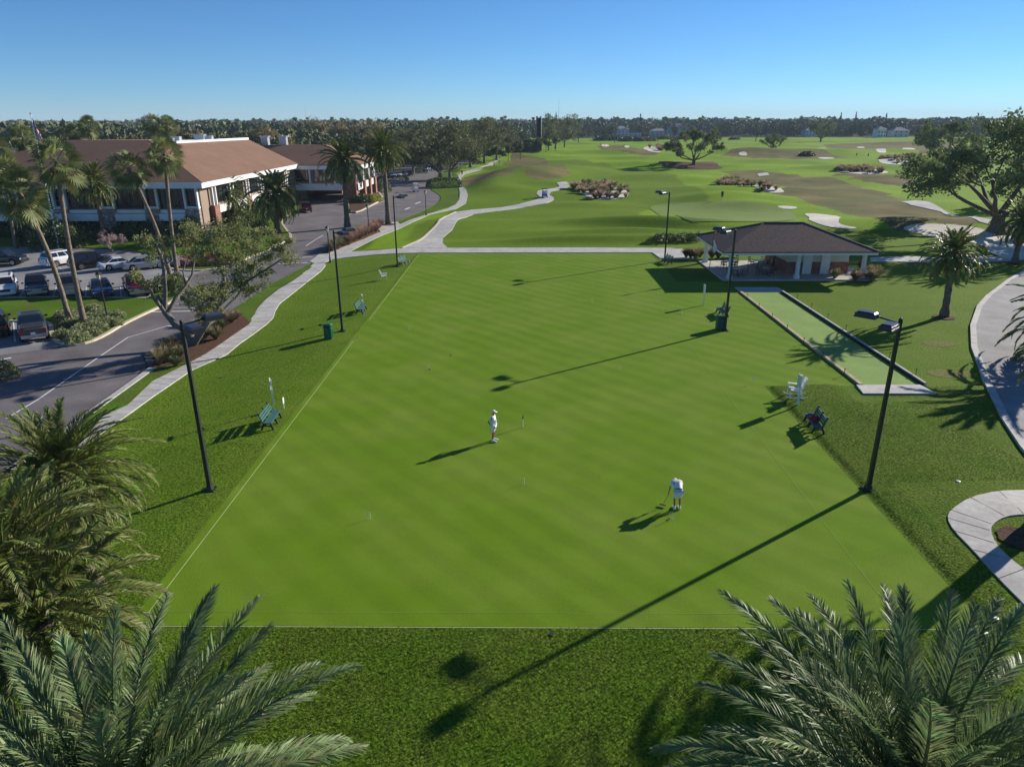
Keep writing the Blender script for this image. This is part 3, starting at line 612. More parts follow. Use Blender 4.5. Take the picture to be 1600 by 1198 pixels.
# roof: front ridge, east slope up to a flat well
a = (X0-1, EY-.1, ZE); b = (EX+.1, EY-.1, ZE); c = (EX+.1, 148.5, ZE)
p1 = (-73, 119.5, 13.2); p2 = (-59.6, 119.5, 13.2); p3 = (-58.2, 126, 12.5); p4 = (-58.2, 160, 12.3); p5 = (-73, 126, 12.5)
m = Off(); th = .18
m.slab([a, b, p2, p1], th); m.build('roof', 'roof', club_e)
m = Off(); m.slab([b, c, (EX+.1, 152, ZE+.01), p4, p3, p2], th); m.build('roof', 'roof', club_e)
m = Off(); m.slab([(X0-1, EY, ZE), p1, (-75, 160, 12.4), (X0-1, 165, ZE)], th); m.slab([p1, p2, p3, p5], th); m.build('roof', 'roof', club_e)
m = Off(); m.slab([p5, p3, (-58.2, 160, 12.3), (-75, 160, 12.3)], .3); m.bar((-58.3,126,12.6), (-58.3,160,12.45), .35, .5); m.bar((-72.8,126,12.6), (-58.3,126,12.6), .35, .4)
m.build('flat_roof', 'fascia', club_e)
for x, y, z, s in ((-62,132,12.7,.8), (-65,141,12.7,1.0), (-62.5,150,12.7,.9), (-66,154,12.7,1.3)):
    m = Off(); m.box((x, y, z), (s*1.6, s, s*.9)); m.box((x, y, z+s*.55), (s*1.7, s*1.1, .12)); m.box((x, y-s*.51, z), (s*1.3, .05, s*.5)); m.build('roof_vent', 'metal', club_e)
m = Off(); m.box((-79.5, 114.5, 11.6), (1.9, 1.6, .9)); m.box((-79.5, 114.5, 12.1), (2.3, 2.0, .12)); m.build('roof_vent', 'darkhead', club_e)
# brick piers, spandrel bands and windows along the front
pw = 2.1
bays = [-88.4, -81.4, -74.4, -67.4, -60.4, -53.9, -48.0]
for i, x in enumerate(bays):
    m = Off(); m.box((x, Y0-.35, 1.95), (pw, .9, 3.95)); m.build('brick_pier', 'brick_mixed', club_e)
    m = Off()
    for dx in (-pw/2+.15, pw/2-.15): m.box((x+dx, Y0-.5, 5.4), (.28, .5, 2.95))
    m.box((x, Y0-.3, 4.1), (pw, .6, .3)); m.build('column', 'fascia', club_e)
    off_window(club_e, x-pw/2+.32, x+pw/2-.32, 4.3, 6.75, Y0-.1, mull=0)
    if i+1 < len(bays):
        a, b = x+pw/2, bays[i+1]-pw/2
        m = Off(); m.box(((a+b)/2, Y0-.2, 3.55), (b-a, .5, .5)); m.box(((a+b)/2, Y0-.45, 2.75), (b-a, 1.2, 1.0)); m.box(((a+b)/2, Y0-.15, .35), (b-a, .4, .8)); m.build('spandrel', 'fascia', club_e)
        off_window(club_e, a+.05, b-.05, 4.0, 6.8, Y0-.1, mull=3)
        off_window(club_e, a+.05, b-.05, .8, 2.22, Y0-.05, mull=2)
        r = Off(); r.bar((a, Y0-.5, 4.35), (b, Y0-.5, 4.35), .05, .05)
        for k in range(int((b-a)/.3)): r.bar((a+.3*k, Y0-.5, 3.8), (a+.3*k, Y0-.5, 4.33), .03, .03)
        r.build('railing', 'black', club_e)
# entrance porch with white door
m = Off(); m.box((-71, Y0-1.4, 3.0), (9.5, 2.2, .7)); m.build('porch_roof', 'fascia', club_e)
m = Off(); m.box((-72.2, Y0-.55, 1.3), (1.2, .1, 2.4)); d = m.build('door', 'fascia', club_e)
m = Off(); m.box((-72.2, Y0-.62, 1.6), (.7, .04, 1.3)); m.build('door_glass', 'glass', d)
# east side: white columns and windows in brick
for i in range(6):
    y = 110+i*7
    m = Off(); m.box((X1+.3, y, 2.0), (.9, 1.9, 4.0)); m.build('brick_pier', 'brick', club_e)
    m = Off(); m.box((X1+.4, y-.6, 5.4), (.4, .28, 2.9)); m.box((X1+.4, y+.6, 5.4), (.4, .28, 2.9)); m.build('column', 'fascia', club_e)
    if i < 5:
        off_window(club_e, y+1.1, y+5.9, 4.2, 6.7, X1+.1, face=1, axis='x', mull=2)
        m = Off(); m.box((X1+.25, y+3.5, 3.3), (.7, 5.0, 1.1)); m.build('spandrel', 'fascia', club_e)
        off_window(club_e, y+1.1, y+5.9, .6, 2.6, X1+.05, face=1, axis='x', mull=2)
# rear wing on piers over the drive
WX0, WX1, WY0, WY1 = -58., -34.2, 153., 171.5
m = Off(); m.box(((WX0+WX1)/2, (WY0+WY1)/2, 5.1), (WX1-WX0, WY1-WY0, 5.0)); m.build('wing_wall', 'club_wall', club_e)
m = Off(); m.box(((WX0+WX1)/2, WY0-.15, 3.0), (WX1-WX0+.2, .6, 1.35)); m.box((WX1+.15, (WY0+WY1)/2, 3.0), (.6, WY1-WY0, 1.35)); m.box(((WX0+WX1)/2+.6, (WY0+WY1)/2, 7.0), (WX1-WX0+2, WY1-WY0+3, .85)); m.build('fascia', 'fascia', club_e)
wa, wb, wc = (WX0-2, 151.4, 7.5), (-32.6, 151.4, 7.5), (-32.6, 173.1, 7.5)
m = Off(); m.slab([wa, wb, (-42, 161.5, 11.1), (WX0-2, 161.5, 11.1)], .15); m.build('roof', 'roof_wing' if 'roof_wing' in M else 'roof', club_e)
m = Off(); m.slab([wb, wc, (-42, 164, 11.1), (-42, 161.5, 11.1)], .15); m.build('roof', 'roof', club_e)
m = Off(); m.slab([wc, (WX0-2, 173.1, 7.5), (WX0-2, 164, 11.1), (-42, 164, 11.1)], .15); m.slab([(-42, 161.5, 11.12), (-42, 164, 11.12), (WX0-2, 164, 11.12), (WX0-2, 161.5, 11.12)], .1); m.build('roof', 'roof', club_e)
for x in (-55.5, -51.5):
    m = Off(); m.box((x, 162.6, 11.9), (1.5, 1.4, 1.7)); m.box((x, 162.6, 12.85), (1.9, 1.8, .2)); m.build('roof_vent', 'metal', club_e)
for x in (-57, -47.5, -35.2):
    m = Off(); m.box((x, WY0+.6, 1.2), (1.9, 1.9, 2.5)); m.build('brick_pier', 'brick', club_e)
m = Off(); m.box((-35.2, WY0-.2, 2.8), (2.2, 1.1, 3.9)); m.build('brick_pier', 'brick', club_e)
for y in (158.5, 164.5, 170.3):
    m = Off(); m.box((-34.0, y, 1.8), (1.3, 1.5, 4.2)); m.build('brick_pier', 'brick', club_e)
m = Off(); m.box((-46, 170.5, 1.2), (9, .5, 2.4)); m.build('wall', 'brick', club_e)
for i, x in enumerate((-55.4, -50.6, -45.8, -41.0)):
    off_window(club_e, x-1.9, x+1.7, 4.1, 6.5, WY0-.05, mull=1)
    m = Off(); m.box((x+2.1, WY0-.25, 5.1), (.35, .5, 2.95)); m.build('column', 'fascia', club_e)
for y in (153.2, 158.5, 164.5, 170.3):
    m = Off(); m.box((-33.8, y-.35, 5.3), (.3, .28, 2.7)); m.box((-33.8, y+.35, 5.3), (.3, .28, 2.7)); m.build('column', 'fascia', club_e)
m = Off(); m.bar((-33.9, 153.4, 4.6), (-33.9, 170, 4.6), .06, .06)
for k in range(60): m.bar((-33.9, 153.5+.28*k, 3.75), (-33.9, 153.5+.28*k, 4.6), .03, .03)
m.build('railing', 'black', club_e)
off_window(club_e, 154, 170, 4.0, 6.4, WX1+.02, face=1, axis='x', mull=5)

# ================================================================== pavilion
POFF = Vector((29, 78.8, 0))
class POf(Off): off = POFF
pav = empty('pavilion', POFF, 0, 'low open pavilion with dark hipped roof, white posts and brick store room', 'pavilion')
ex0, ex1, ey0, ey1, ez = 21.0, 37.0, 73.1, 84.9, 3.15
q1, q2 = (26.9, 79.0, 5.35), (31.1, 79.0, 5.35)
m = POf(); m.box(((ex0+ex1)/2, (ey0+ey1)/2, ez-.2), (ex1-ex0-.1, ey1-ey0-.1, .34)); m.build('fascia', 'fascia', pav)
A, B, C_, D_ = (ex0-.05, ey0-.05, ez), (ex1+.05, ey0-.05, ez), (ex1+.05, ey1+.05, ez), (ex0-.05, ey1+.05, ez)
m = POf()
for f in ([A, B, q2, q1], [B, C_, q2], [C_, D_, q1, q2], [D_, A, q1]): m.slab(f, .12)
m.build('roof', 'roof_dark', pav)
m = POf(); m.bar(q1, q2, .3, .1)
for e, t in ((A, q1), (D_, q1), (B, q2), (C_, q2)): m.bar(e, t, .22, .07)
m.build('ridge_cap', 'roof_dark', pav)
m = POf(); m.prism([(21.4,73.7),(37.6,73.7),(37.6,84.6),(21.4,84.6)], -.2, .13); m.build('floor_slab', 'concrete', pav)
for x, y in ((22.2,74.3),(29.3,74.3),(36.3,74.6),(22.0,83.8),(29.3,84.0),(36.3,84.0)):
    m = POf(); m.box((x, y, 1.5), (.34, .34, 2.8)); m.box((x, y, .3), (.5, .5, .36)); m.box((x, y, .62), (.42, .42, .28), 0, 0, .8); m.box((x, y, 2.75), (.42, .42, .14)); m.build('post', 'fascia', pav)
m = POf(); m.box((32.4, 80.3, .75), (6.7, 7.0, 1.26)); m.build('brick_wall', 'brick', pav)
m = POf(); m.box((32.4, 80.3, 2.16), (6.6, 6.9, 1.5)); m.build('siding_wall', 'siding', pav)
for x in (31.3, 32.5):
    pass
for x in (31.05, 33.0):
    m = POf(); m.box((x+.2, 76.75, 1.28), (.95, .1, 2.3)); d = m.build('door', 'white', pav)
    m = POf(); m.box((x+.55, 76.66, 1.15), (.06, .08, .14)); m.build('handle', 'metal', d)
m = POf(); m.box((28.98, 81.2, 1.2), (.1, 1.0, 2.1)); m.build('doorway', 'black', pav)
m = POf(); m.box((28.6, 80.6, 2.35), (.5, .5, .3)); m.build('fan_heater', 'black', pav)

# tables and chairs under the roof
def patio_table():
    t = empty('patio_table', (0, 0, 0))
    m = MB(); m.lathe((0, 0, .7), [(.55, 0), (.58, .015), (.58, .03), (.54, .04)], 18); m.build('tabletop', 'metal', t)
    m = MB(); m.tube([(0, 0, .03), (0, 0, .7)], .035, 8); m.build('pedestal', 'black', t)
    m = MB()
    for k in range(4): m.bar((0, 0, .06), (.38*cos(k*pi/2), .38*sin(k*pi/2), .02), .05, .04)
    m.build('foot', 'black', t); return t
def patio_chair():
    t = empty('patio_chair', (0, 0, 0))
    m = MB(); m.box((0, 0, .44), (.5, .48, .05)); m.build('seat', 'darkhead', t)
    m = MB()
    for k in range(5): m.bar((-.2+.1*k, -.22, .46), (-.2+.1*k, -.32, .95), .03, .02)
    m.bar((-.25, -.32, .95), (.25, -.32, .95), .04, .04); m.build('backrest', 'darkhead', t)
    for i, j in ((-1,-1),(1,-1),(1,1),(-1,1)):
        m = MB(); m.bar((.22*i, .2*j, .43), (.25*i, .24*j, 0), .035, .035); m.build('leg', 'black', t)
    for i in (-1, 1):
        m = MB(); m.bar((.26*i, -.25, .66), (.26*i, .2, .64), .05, .03); m.bar((.26*i, .2, .64), (.26*i, .22, .44), .03, .03); m.build('armrest', 'black', t)
    return t
tb, chp = patio_table(), patio_chair(); ft = fc = True
TBL = [(23.6,76.0,'by the corner post'),(26.8,76.3,'in front by the brick room'),(23.9,80.4,'at the back left'),(27.3,80.8,'at the back by the brick room')]
wh = ['on the right side','on the far side','on the left side','on the near side']
for x, y, lb in TBL:
    t = tb if ft else copy_tree(tb); ft = False; t.location = (x, y, .13)
    tag(t, 'round grey patio table '+lb, 'table', 'tables in the pavilion')
    for k in range(4):
        c = chp if fc else copy_tree(chp); fc = False; a = k*pi/2+.3*(k % 2)+x
        c.location = (x+1.0*cos(a), y+1.0*sin(a), .13); c.rotation_euler = (0, 0, a+pi/2)
        tag(c, 'dark chair '+wh[k]+' of the table '+lb, 'chair', 'dark patio chairs of the table '+lb)

# ================================================================== far houses and landmarks
def house(u, v, wpx, hz, depth, label, roofz, mat='house'):
    b = at(u, v); zc = b.y; wd = wpx/CF*zc*1.02; e = empty('house', (b.x, b.y, 0), 0, label, 'house')
    m = MB(); m.box((0, 0, hz/2), (wd, depth, hz)); m.build('wall', mat, e)
    m = MB(); ox = wd/2+.8; oy = depth/2+.8; r = min(ox*.9, depth*.5)
    m.add([(-ox,-oy,hz),(ox,-oy,hz),(ox,oy,hz),(-ox,oy,hz),(-ox+r,0,hz+roofz),(ox-r,0,hz+roofz)], [(0,1,5,4),(1,2,5),(2,3,4,5),(3,0,4),(3,2,1,0)]); m.build('roof', 'house_roof', e)
    n = max(3, int(wd/4)); fl = 2 if hz > 5 else 1
    for f in range(fl):
        for i in range(n):
            x = -wd/2+wd*(i+.5)/n; z = 1.7+f*3.1
            m = MB(); m.box((x, -depth/2-.04, z), (1.5, .12, 1.7)); wn = m.build('window', 'white', e)
            m = MB(); m.box((x, -depth/2-.11, z), (1.25, .06, 1.45)); m.build('pane', 'glass', wn)
    return e
house(966, 213.5, 28, 7.5, 14, 'large pale two-storey house with a white hipped roof at the tree line', 3.0)
house(992, 214, 16, 4.0, 10, 'low pale house extension right of the large two-storey house', 1.5)
house(1028, 213.5, 24, 5.5, 12, 'blue-grey house left of the tall grey-roofed one at the tree line', 2.5)
house(1056, 214, 30, 8.5, 16, 'tall grey-roofed house half hidden behind the spreading oak', 4.5)
house(912, 214, 26, 3.4, 10, 'low dark-roofed bungalow at the far edge of the golf course', 2.0)
house(1262, 214, 14, 6, 12, 'pinkish house among trees at the far right tree line', 2.4)
house(1373, 215, 12, 7.5, 10, 'narrow blue-grey house among trees at the tree line', 2.4)
house(1402, 214.5, 22, 6, 12, 'wide pale house with a broad roof right of the narrow one', 3.0)
house(1240, 206, 22, 6, 12, 'brown-roofed house behind the trees on the far right', 2.4)
house(633, 226, 26, 5, 14, 'brown-roofed house glimpsed between the car-park trees', 2.6)
b = at(190, 196); b = Vector((-1010, 1800, 0)); e = empty('office_block', b, 0, 'pale flat-topped block on the far left skyline above the forest', 'building')
m = MB(); m.box((0, 0, 10), (30, 20, 20)); m.build('wall', 'house', e); m = MB()
for k in range(5): m.box((0, -10.1, 2.5+3.8*k), (28, .3, 1.8))
m.build('window_band', 'glass', e)
m = MB(); m.box((-27, 4, 9), (18, 16, 18)); m.build('annex', 'house', e)
# tall netting of the driving range
e = empty('range_net', at(838, 236), 0, 'tall dark practice-range netting on poles at the edge of the far trees', 'netting')
o = Vector(e.location)
d = (o.y)/CF
m = MB()
pts = [(-7*d*.8, 0), (0, 0), (2.*d*1, 10), (5.5*d, 4), (7*d, 2)]
hh = 46*d
for (x, y), (x2, y2) in zip(pts[1:], pts[2:]): m.slab([(x, y, 0), (x2, y2, 0), (x2, y2, hh), (x, y, hh)], .12)
m.build('net', 'net', e)
for x, y in pts[1:]:
    m = MB(); m.tube([(x, y, 0), (x, y, hh+2*d)], .25, 6); m.build('pole', 'metal' if x > 6*d else 'black', e)
a, b = at(790, 240), at(846, 236)
e = empty('screen_fence', a, 0, 'dark green windscreen fence below the practice-range netting', 'fence'); m = MB()
m.bar((0, 0, 3.), b-a+Vector((0, 0, 3.)), .12, 6.0); m.build('panel', 'net', e)
for k in range(8):
    q = (b-a)*k/7; m = MB(); m.tube([(q.x, q.y-.2, 0), (q.x, q.y-.2, 6.6)], .1, 5); m.build('post', 'black', e)
for u, hgt, ds, lb in ((467, 46, 1500, 'thin lattice mast on the skyline above the clubhouse'), (861, 62, 1600, 'tall thin mast on the skyline right of the netting'), (320, 38, 1500, 'thin mast on the far left skyline')):
    x = (u-800)/CF*ds*.94
    m = MB(); m.tube([(0, 0, 0), (0, 0, hgt)], [.6, .25], 4)
    for k in range(1, 6): m.bar((-.9, 0, hgt*k/6), (.9, 0, hgt*k/6), .15, .15)
    tag(m.build('radio_mast', 'metal', None, loc=(x, ds, 0)), lb, 'mast')
# ================================================================== vegetation
def rng(seed): return np.random.default_rng(seed)
def quads(centres, size, r, aspect=.6, updown=0., nbias=None):
    """randomly turned leaf faces at given centres (n,3); size (n,)"""
    n = len(centres); a = r.normal(size=(n, 3)); a[:, 2] *= 1-updown; a /= np.linalg.norm(a, axis=1)[:, None]+1e-9
    b = r.normal(size=(n, 3)); b -= (b*a).sum(1)[:, None]*a; b /= np.linalg.norm(b, axis=1)[:, None]+1e-9
    s = np.asarray(size).reshape(-1, 1)*.5
    A = a*s; B = b*s*aspect
    V = np.stack([centres-A, centres+B*.9-A*.1, centres+A, centres-B*.9-A*.1], 1).reshape(-1, 3)
    F = np.arange(4*n).reshape(-1, 4); return V, F
def clump_crown(tips, r, per, rad, leaf, flat=.7):
    """leaves gathered in clumps around branch tips"""
    T = np.repeat(np.asarray(tips, float), per, axis=0); n = len(T)
    d = r.normal(size=(n, 3)); d /= np.linalg.norm(d, axis=1)[:, None]; d *= (r.random(n)**.45)[:, None]
    R = np.repeat(r.uniform(.6, 1.25, len(tips)), per)*rad; d *= R[:, None]; d[:, 2] *= flat
    return T+d, leaf*r.uniform(.6, 1.4, n)
def branchy(seed, height, spread, trunk_r, fork_h, n_limbs=5, depth=4, updir=.35, rise=.5, lean=(0, 0), droop=0., tipsdepth=2):
    """tapered trunk with forking limbs; returns (MB, tips)"""
    rd = random.Random(seed); m = MB(); tips = []
    def grow(p, d, L, r_, lv):
        n = 4; pts = [p]; rs = [r_]; dd = d.copy()
        for i in range(n):
            dd = (dd+Vector((rd.uniform(-.22, .22), rd.uniform(-.22, .22), rd.uniform(-.12, .2)*rise*2-droop*(lv >= 2)))).normalized()
            pts.append(pts[-1]+dd*L/n); rs.append(r_*(1-.4*(i+1)/n))
        m.tube(pts, rs, 6 if lv < 2 else 4, cap=False)
        if lv >= tipsdepth: tips.append(tuple(pts[-1]));
        if lv >= tipsdepth: tips.append(tuple(pts[2]))
        if lv < depth:
            for k in range(rd.choice((2, 3, 3))):
                a = rd.uniform(0, 2*pi); s = rd.uniform(.45, .95)
                x = dd.orthogonal().normalized(); y = dd.cross(x)
                nd = (dd+(x*cos(a)+y*sin(a))*s); nd.z = nd.z*.8+.05; grow(pts[-1], nd.normalized(), L*rd.uniform(.62, .82), rs[-1]*.72, lv+1)
    base = [Vector((0, 0, -.15)), Vector((lean[0]*.3, lean[1]*.3, fork_h*.4)), Vector((lean[0], lean[1], fork_h))]
    m.tube(base, [trunk_r*1.45, trunk_r, trunk_r*.9], 9, cap=False)
    L0 = spread*.36
    for k in range(n_limbs):
        a = 2*pi*k/n_limbs+rd.uniform(-.4, .4); e = updir+rd.uniform(-.15, .35)
        d = Vector((cos(a), sin(a), e*1.6)).normalized(); grow(base[2]-Vector((0, 0, fork_h*.12*rd.random())), d, L0*rd.uniform(.8, 1.15), trunk_r*.55, 1)
    d = Vector((rd.uniform(-.2, .2), rd.uniform(-.2, .2), 1)); grow(base[2], d, L0*.9, trunk_r*.6, 1)
    zt = max(t[2] for t in tips); s = height*.95/zt
    m.v = [(x, y, z*s if z > 0 else z) for x, y, z in m.v]; tips = [(x, y, z*s) for x, y, z in tips]
    rr = sorted(hypot(t[0], t[1]) for t in tips)[int(len(tips)*.9)]; q = spread/2*.92/rr
    def f(x, y, z): k = ss(z/fork_h/1.5); g = 1+(q-1)*k; return (x*g, y*g, z)
    m.v = [f(*p) for p in m.v]; tips = [f(*t) for t in tips]
    return m, tips
def tree_mesh(name, seed, height, spread, trunk_r, fork_h, per=40, rad=.9, leaf=.3, leafmat='leaf', bark='bark', keep=1., flat=.7, **k):
    mb, tips = branchy(seed, height, spread, trunk_r, fork_h, **k); r = rng(seed)
    tips = [t for t in tips if r.random() < keep]
    c, s = clump_crown(tips, r, per, rad, leaf, flat); V, F = quads(c, s, r)
    return mb.mesh('trunk', bark, True), npmesh('crown', V, F, leafmat)
def place_tree(name, meshes, loc, rz=0., sc=1., label='', group=None, cat='tree', sz=None):
    e = empty(name, loc, rz, label, cat, group); e.scale = (sc, sc, sz or sc)
    link('trunk', meshes[0], e); link('crown', meshes[1], e); return e

# ---- feather palms (date palms)
def frond_geo(r, L, nl, ll, lw, elev, az, droop, petiole=.12, fold=.5, twist=0., twoseg=False):
    """one pinnate leaf: curved stalk + leaflets. returns V,F (quads), rachis points"""
    n = 14; t = np.linspace(0, 1, n); ang = elev-droop*t**1.5; ds = L/(n-1)
    hx = np.concatenate([[0], np.cumsum(np.cos(ang[:-1])*ds)]); hz = np.concatenate([[0], np.cumsum(np.sin(ang[:-1])*ds)])
    bend = twist*t**2*L*.15
    P3 = np.stack([hx, bend, hz], 1)
    V = []; F = []
    # stalk as a 3-sided tapering strip
    w_ = .035*L/3.5*(1-t*.85)+.004
    for i in range(n):
        V += [P3[i]+[0, w_[i], 0], P3[i]+[0, -w_[i], 0], P3[i]+[0, 0, -w_[i]*1.2]]
    for i in range(n-1):
        for a, b in ((0, 1), (1, 2), (2, 0)): F.append((3*i+a, 3*i+b, 3*i+3+b, 3*i+3+a))
    tt = petiole+(1-petiole)*(np.arange(nl)+.5)/nl
    px = np.stack([np.interp(tt, t, P3[:, k]) for k in range(3)], 1); aa = np.interp(tt, t, ang)
    prof = np.sin(pi*np.clip(.16+.80*(tt-petiole)/(1-petiole), 0, 1))**.6
    for sgn in (-1, 1):
        fw = .62+.55*tt+r.uniform(-.15, .15, nl)                 # forward sweep
        upw = fold*(1-.5*tt)+r.uniform(-.22, .22, nl)
        T = np.stack([np.cos(aa), 0*aa, np.sin(aa)], 1); Nn = np.stack([-np.sin(aa), 0*aa, np.cos(aa)], 1); B = np.array([0, 1., 0])*sgn
        d = T*np.sin(fw)[:, None]+np.cos(fw)[:, None]*(B*np.cos(upw)[:, None]+Nn*np.sin(upw)[:, None])
        l = ll*prof*r.uniform(.85, 1.1, nl)
        wv = np.cross(d, Nn); wv /= np.linalg.norm(wv, axis=1)[:, None]+1e-9
        rl = r.uniform(-.9, .9, nl)[:, None]; wv = wv*np.cos(rl)+Nn*np.sin(rl)
        W = wv*(lw/2)
        base = len(V); mid = px+d*(l*.5)[:, None]; dr = np.array([0, 0, -1.])*(l*.10)[:, None]
        tip = px+d*l[:, None]+dr
        for i in range(nl):
            V += [px[i]-W[i]*.5, px[i]+W[i]*.5, mid[i]+W[i], mid[i]-W[i], tip[i]+W[i]*.12, tip[i]-W[i]*.12]
            k = base+6*i; F += [(k, k+1, k+2, k+3), (k+3, k+2, k+4, k+5)]
    V = np.array(V, float); ca, sa = cos(az), sin(az)
    V = np.stack([V[:, 0]*ca-V[:, 1]*sa, V[:, 0]*sa+V[:, 1]*ca, V[:, 2]], 1)
    return V, np.array(F)
def date_crown(seed, nf, L, nl, ll, lw, mat='frond', low=-.9, high=1.35, droop=1.1, dead=0, azr=None, hib=1.):
    r = rng(seed); Vs = []; Fs = []; mi = []; n = 0
    for i in range(nf+dead):
        q = (i+.5)/nf
        if i >= nf: el = r.uniform(-1.3, -.8); ln = L*.8
        else: el = high-(high-low)*q**hib+r.uniform(-.12, .12); ln = L*r.uniform(.85, 1.1)*(.8+.2*min(1, q*3))
        az = i*2.39996+r.uniform(-.2, .2)
        v, f = frond_geo(r, ln, nl, ll, lw, el, az, droop*r.uniform(.7, 1.25)*(.5+.6*min(1, q*2)), twist=r.uniform(-1, 1))
        v = v+np.array([cos(az)*.12, sin(az)*.12, -.35*q]); Vs.append(v); Fs.append(f+n); n += len(v); mi += [1 if i >= nf else 0]*len(f)
    return npmesh('crown', np.concatenate(Vs), np.concatenate(Fs), [mat, 'frond_dead'], mi)
def palm_trunk(base, top, r0, r1, seed, mat='datebark', boot=True, curve=0.):
    """trunk in local coordinates of the base, with ringed/boot texture"""
    rd = random.Random(seed); T = Vector(top)-Vector(base); n = max(10, int(T.length/.45)); pts = []; rs = []
    side = Vector((T.y, -T.x, 0)); side = side.normalized() if side.length > .01 else Vector((1, 0, 0))
    for i in range(n+1):
        t = i/n; p = Vector((T.x*t**1.25, T.y*t**1.25, T.z*t))+side*curve*sin(pi*t); pts.append(p)
        rr = r0+(r1-r0)*t; rr *= 1.45-.45*min(1, t*6); rr *= 1+(.08 if i % 2 else -.04)*(1 if boot else .4)+rd.uniform(-.03, .03)
        if boot and t > .86: rr *= 1+.45*(t-.86)/.14
        rs.append(rr)
    pts[0].z -= .2
    m = MB(); m.tube(pts, rs, 10, 0)
    return m.mesh('trunk', mat, True)
def palm(name, base, top, crown, r0=.28, r1=.22, seed=1, rz=0., sc=1., label='', group=None, mat='datebark', boot=True, curve=0., cat='palm tree'):
    e = empty(name, base, 0, label, cat, group); link('trunk', palm_trunk(base, top, r0, r1, seed, mat, boot, curve), e)
    c = link('crown', crown, e); c.location = Vector(top)-Vector(base); c.rotation_euler = (0, 0, rz); c.scale = (sc, sc, sc); return e
# ---- fan palms
def fan_crown(seed, nf=40, pet=.95, rad=.82, seg=16):
    r = rng(seed); V = []; F = []; mi = []
    for i in range(nf+10):
        dead = i >= nf; q = (i+.5)/nf
        el = 1.5-2.75*q**.85 if not dead else r.uniform(-1.45, -1.1); az = i*2.39996+r.uniform(-.35, .35)
        d = np.array([cos(el)*cos(az), cos(el)*sin(az), sin(el)]); side = np.array([-sin(az), cos(az), 0]); nn = np.cross(side, d)*-1; tw = r.uniform(-1.1, 1.1); side, nn = side*cos(tw)+nn*sin(tw), nn*cos(tw)-side*sin(tw)
        L = pet*r.uniform(.75, 1.2)*(.6 if dead else 1); o = d*.1; e = d*L+np.array([0, 0, -.12*L]); w_ = .02
        k = len(V); V += [o+side*w_, o-side*w_, e-side*w_, e+side*w_]; F.append((k, k+1, k+2, k+3)); mi.append(1 if dead else 0)
        R = rad*r.uniform(.85, 1.15)*(.7 if dead else 1)
        for j in range(seg):
            a = (-1+2*(j+.5)/seg)*1.9; da = 1.9/seg*.8
            def pt(ang, rr, dz=0): return e+(d*cos(ang)+side*sin(ang))*rr+nn*(.16*abs(sin(ang))*rr)+np.array([0, 0, -dz])
            k = len(V); rr = R*(1-.25*(abs(a)/1.9)**2)
            V += [e, pt(a-da, rr*.62, .04), pt(a, rr, .16*rr*(1+1.0*r.random())), pt(a+da, rr*.62, .04)]
            F.append((k, k+1, k+2, k+3)); mi.append(1 if dead else 0)
    return npmesh('crown', V, F, ['fan', 'frond_dead'], mi)
FANS = [fan_crown(s) for s in (3, 4, 5)]
DATES = [date_crown(s, 74, 3.3, 38, .46, .08, droop=1.25, low=-.75, dead=6) for s in (21, 22)]
DSHORT = [date_crown(s, 80, 3.6, 38, .46, .09, droop=1.6, low=-.6, dead=3) for s in (31,)]

# ---- parking-lot palms
def fp(u, v, ut, vt, k, seed, lb, sc=1., curve=.4, rz=0.):
    b = at(u, v); t = up(b, ut, vt)
    palm('fan_palm', b, t, FANS[k], .21, .16, seed, rz, sc, lb, 'tall fan palms around the parking lot', 'palmbark', False, curve)
fp(110, 510, 30, 300, 0, 1, 'leaning fan palm on the parking island with its crown over the left edge', 1.45, .5)
fp(133, 511, 88, 252, 1, 2, 'tall nearly straight fan palm on the parking island beside the leaning one', 1.3, .2, 1)
fp(268, 441, 200, 262, 2, 3, 'curved fan palm leaning left from the planted tip of the island', 1.3, .6, 2)
fp(278, 438, 257, 240, 0, 4, 'straight fan palm standing at the planted tip of the island', 1.3, .1, 3)
fp(44, 352, 36, 214, 1, 5, 'small distant fan palm behind the flagpole', 1.35, .2, 4)
fp(26, 388, 8, 268, 2, 6, 'fan palm with a grey trunk at the far left by the clubhouse', 1.5, .2, 5)
fp(-30, 380, -12, 235, 0, 7, 'fan palm at the left edge in front of the clubhouse roof', 1.6, .2, 5)
for i, (u, v, lb) in enumerate(((138, 196, 'fan palm behind the clubhouse roof, leftmost'), (118, 208, 'fan palm behind the clubhouse roof beside the roof vent'), (238, 192, 'fan palm rising behind the clubhouse roof ridge'), (262, 196, 'fan palm behind the clubhouse, right of the ridge palm'), (100,215,'fan palm low behind the clubhouse by the tall straight one'))):
    y = 175; r_ = ray(u, v); t = y/r_.y; top = Vector((r_.x*t, y, CH+r_.z*t)); b = Vector((top.x, y, 0))
    palm('fan_palm', b, top, FANS[i % 3], .3, .22, 10+i, i, 1.6, lb, 'fan palms behind the clubhouse', 'palmbark', False, .2)
def dp(u, v, ut, vt, crown, seed, lb, sc=1., r0=.3, r1=.24, grp=None, rz=0., curve=0., b=None):
    b = b or at(u, v); t = up(b, ut, vt)
    palm('date_palm', b, t, crown, r0, r1, seed, rz, sc, lb, grp, curve=curve)
dp(165, 379, 146, 282, DATES[0], 1, 'date palm with a slender trunk in front of the clubhouse wall', 1.15, .32, .24)
dp(357, 352, 352, 306, DSHORT[0], 2, 'short bushy date palm at the clubhouse corner, left of its twin', 1.4, .45, .4, 'short date palms by the drive')
dp(434, 366, 430, 300, DSHORT[0], 3, 'short stout date palm on the grass tip beside the drive', 1.35, .42, .36, 'short date palms by the drive', 1.5)
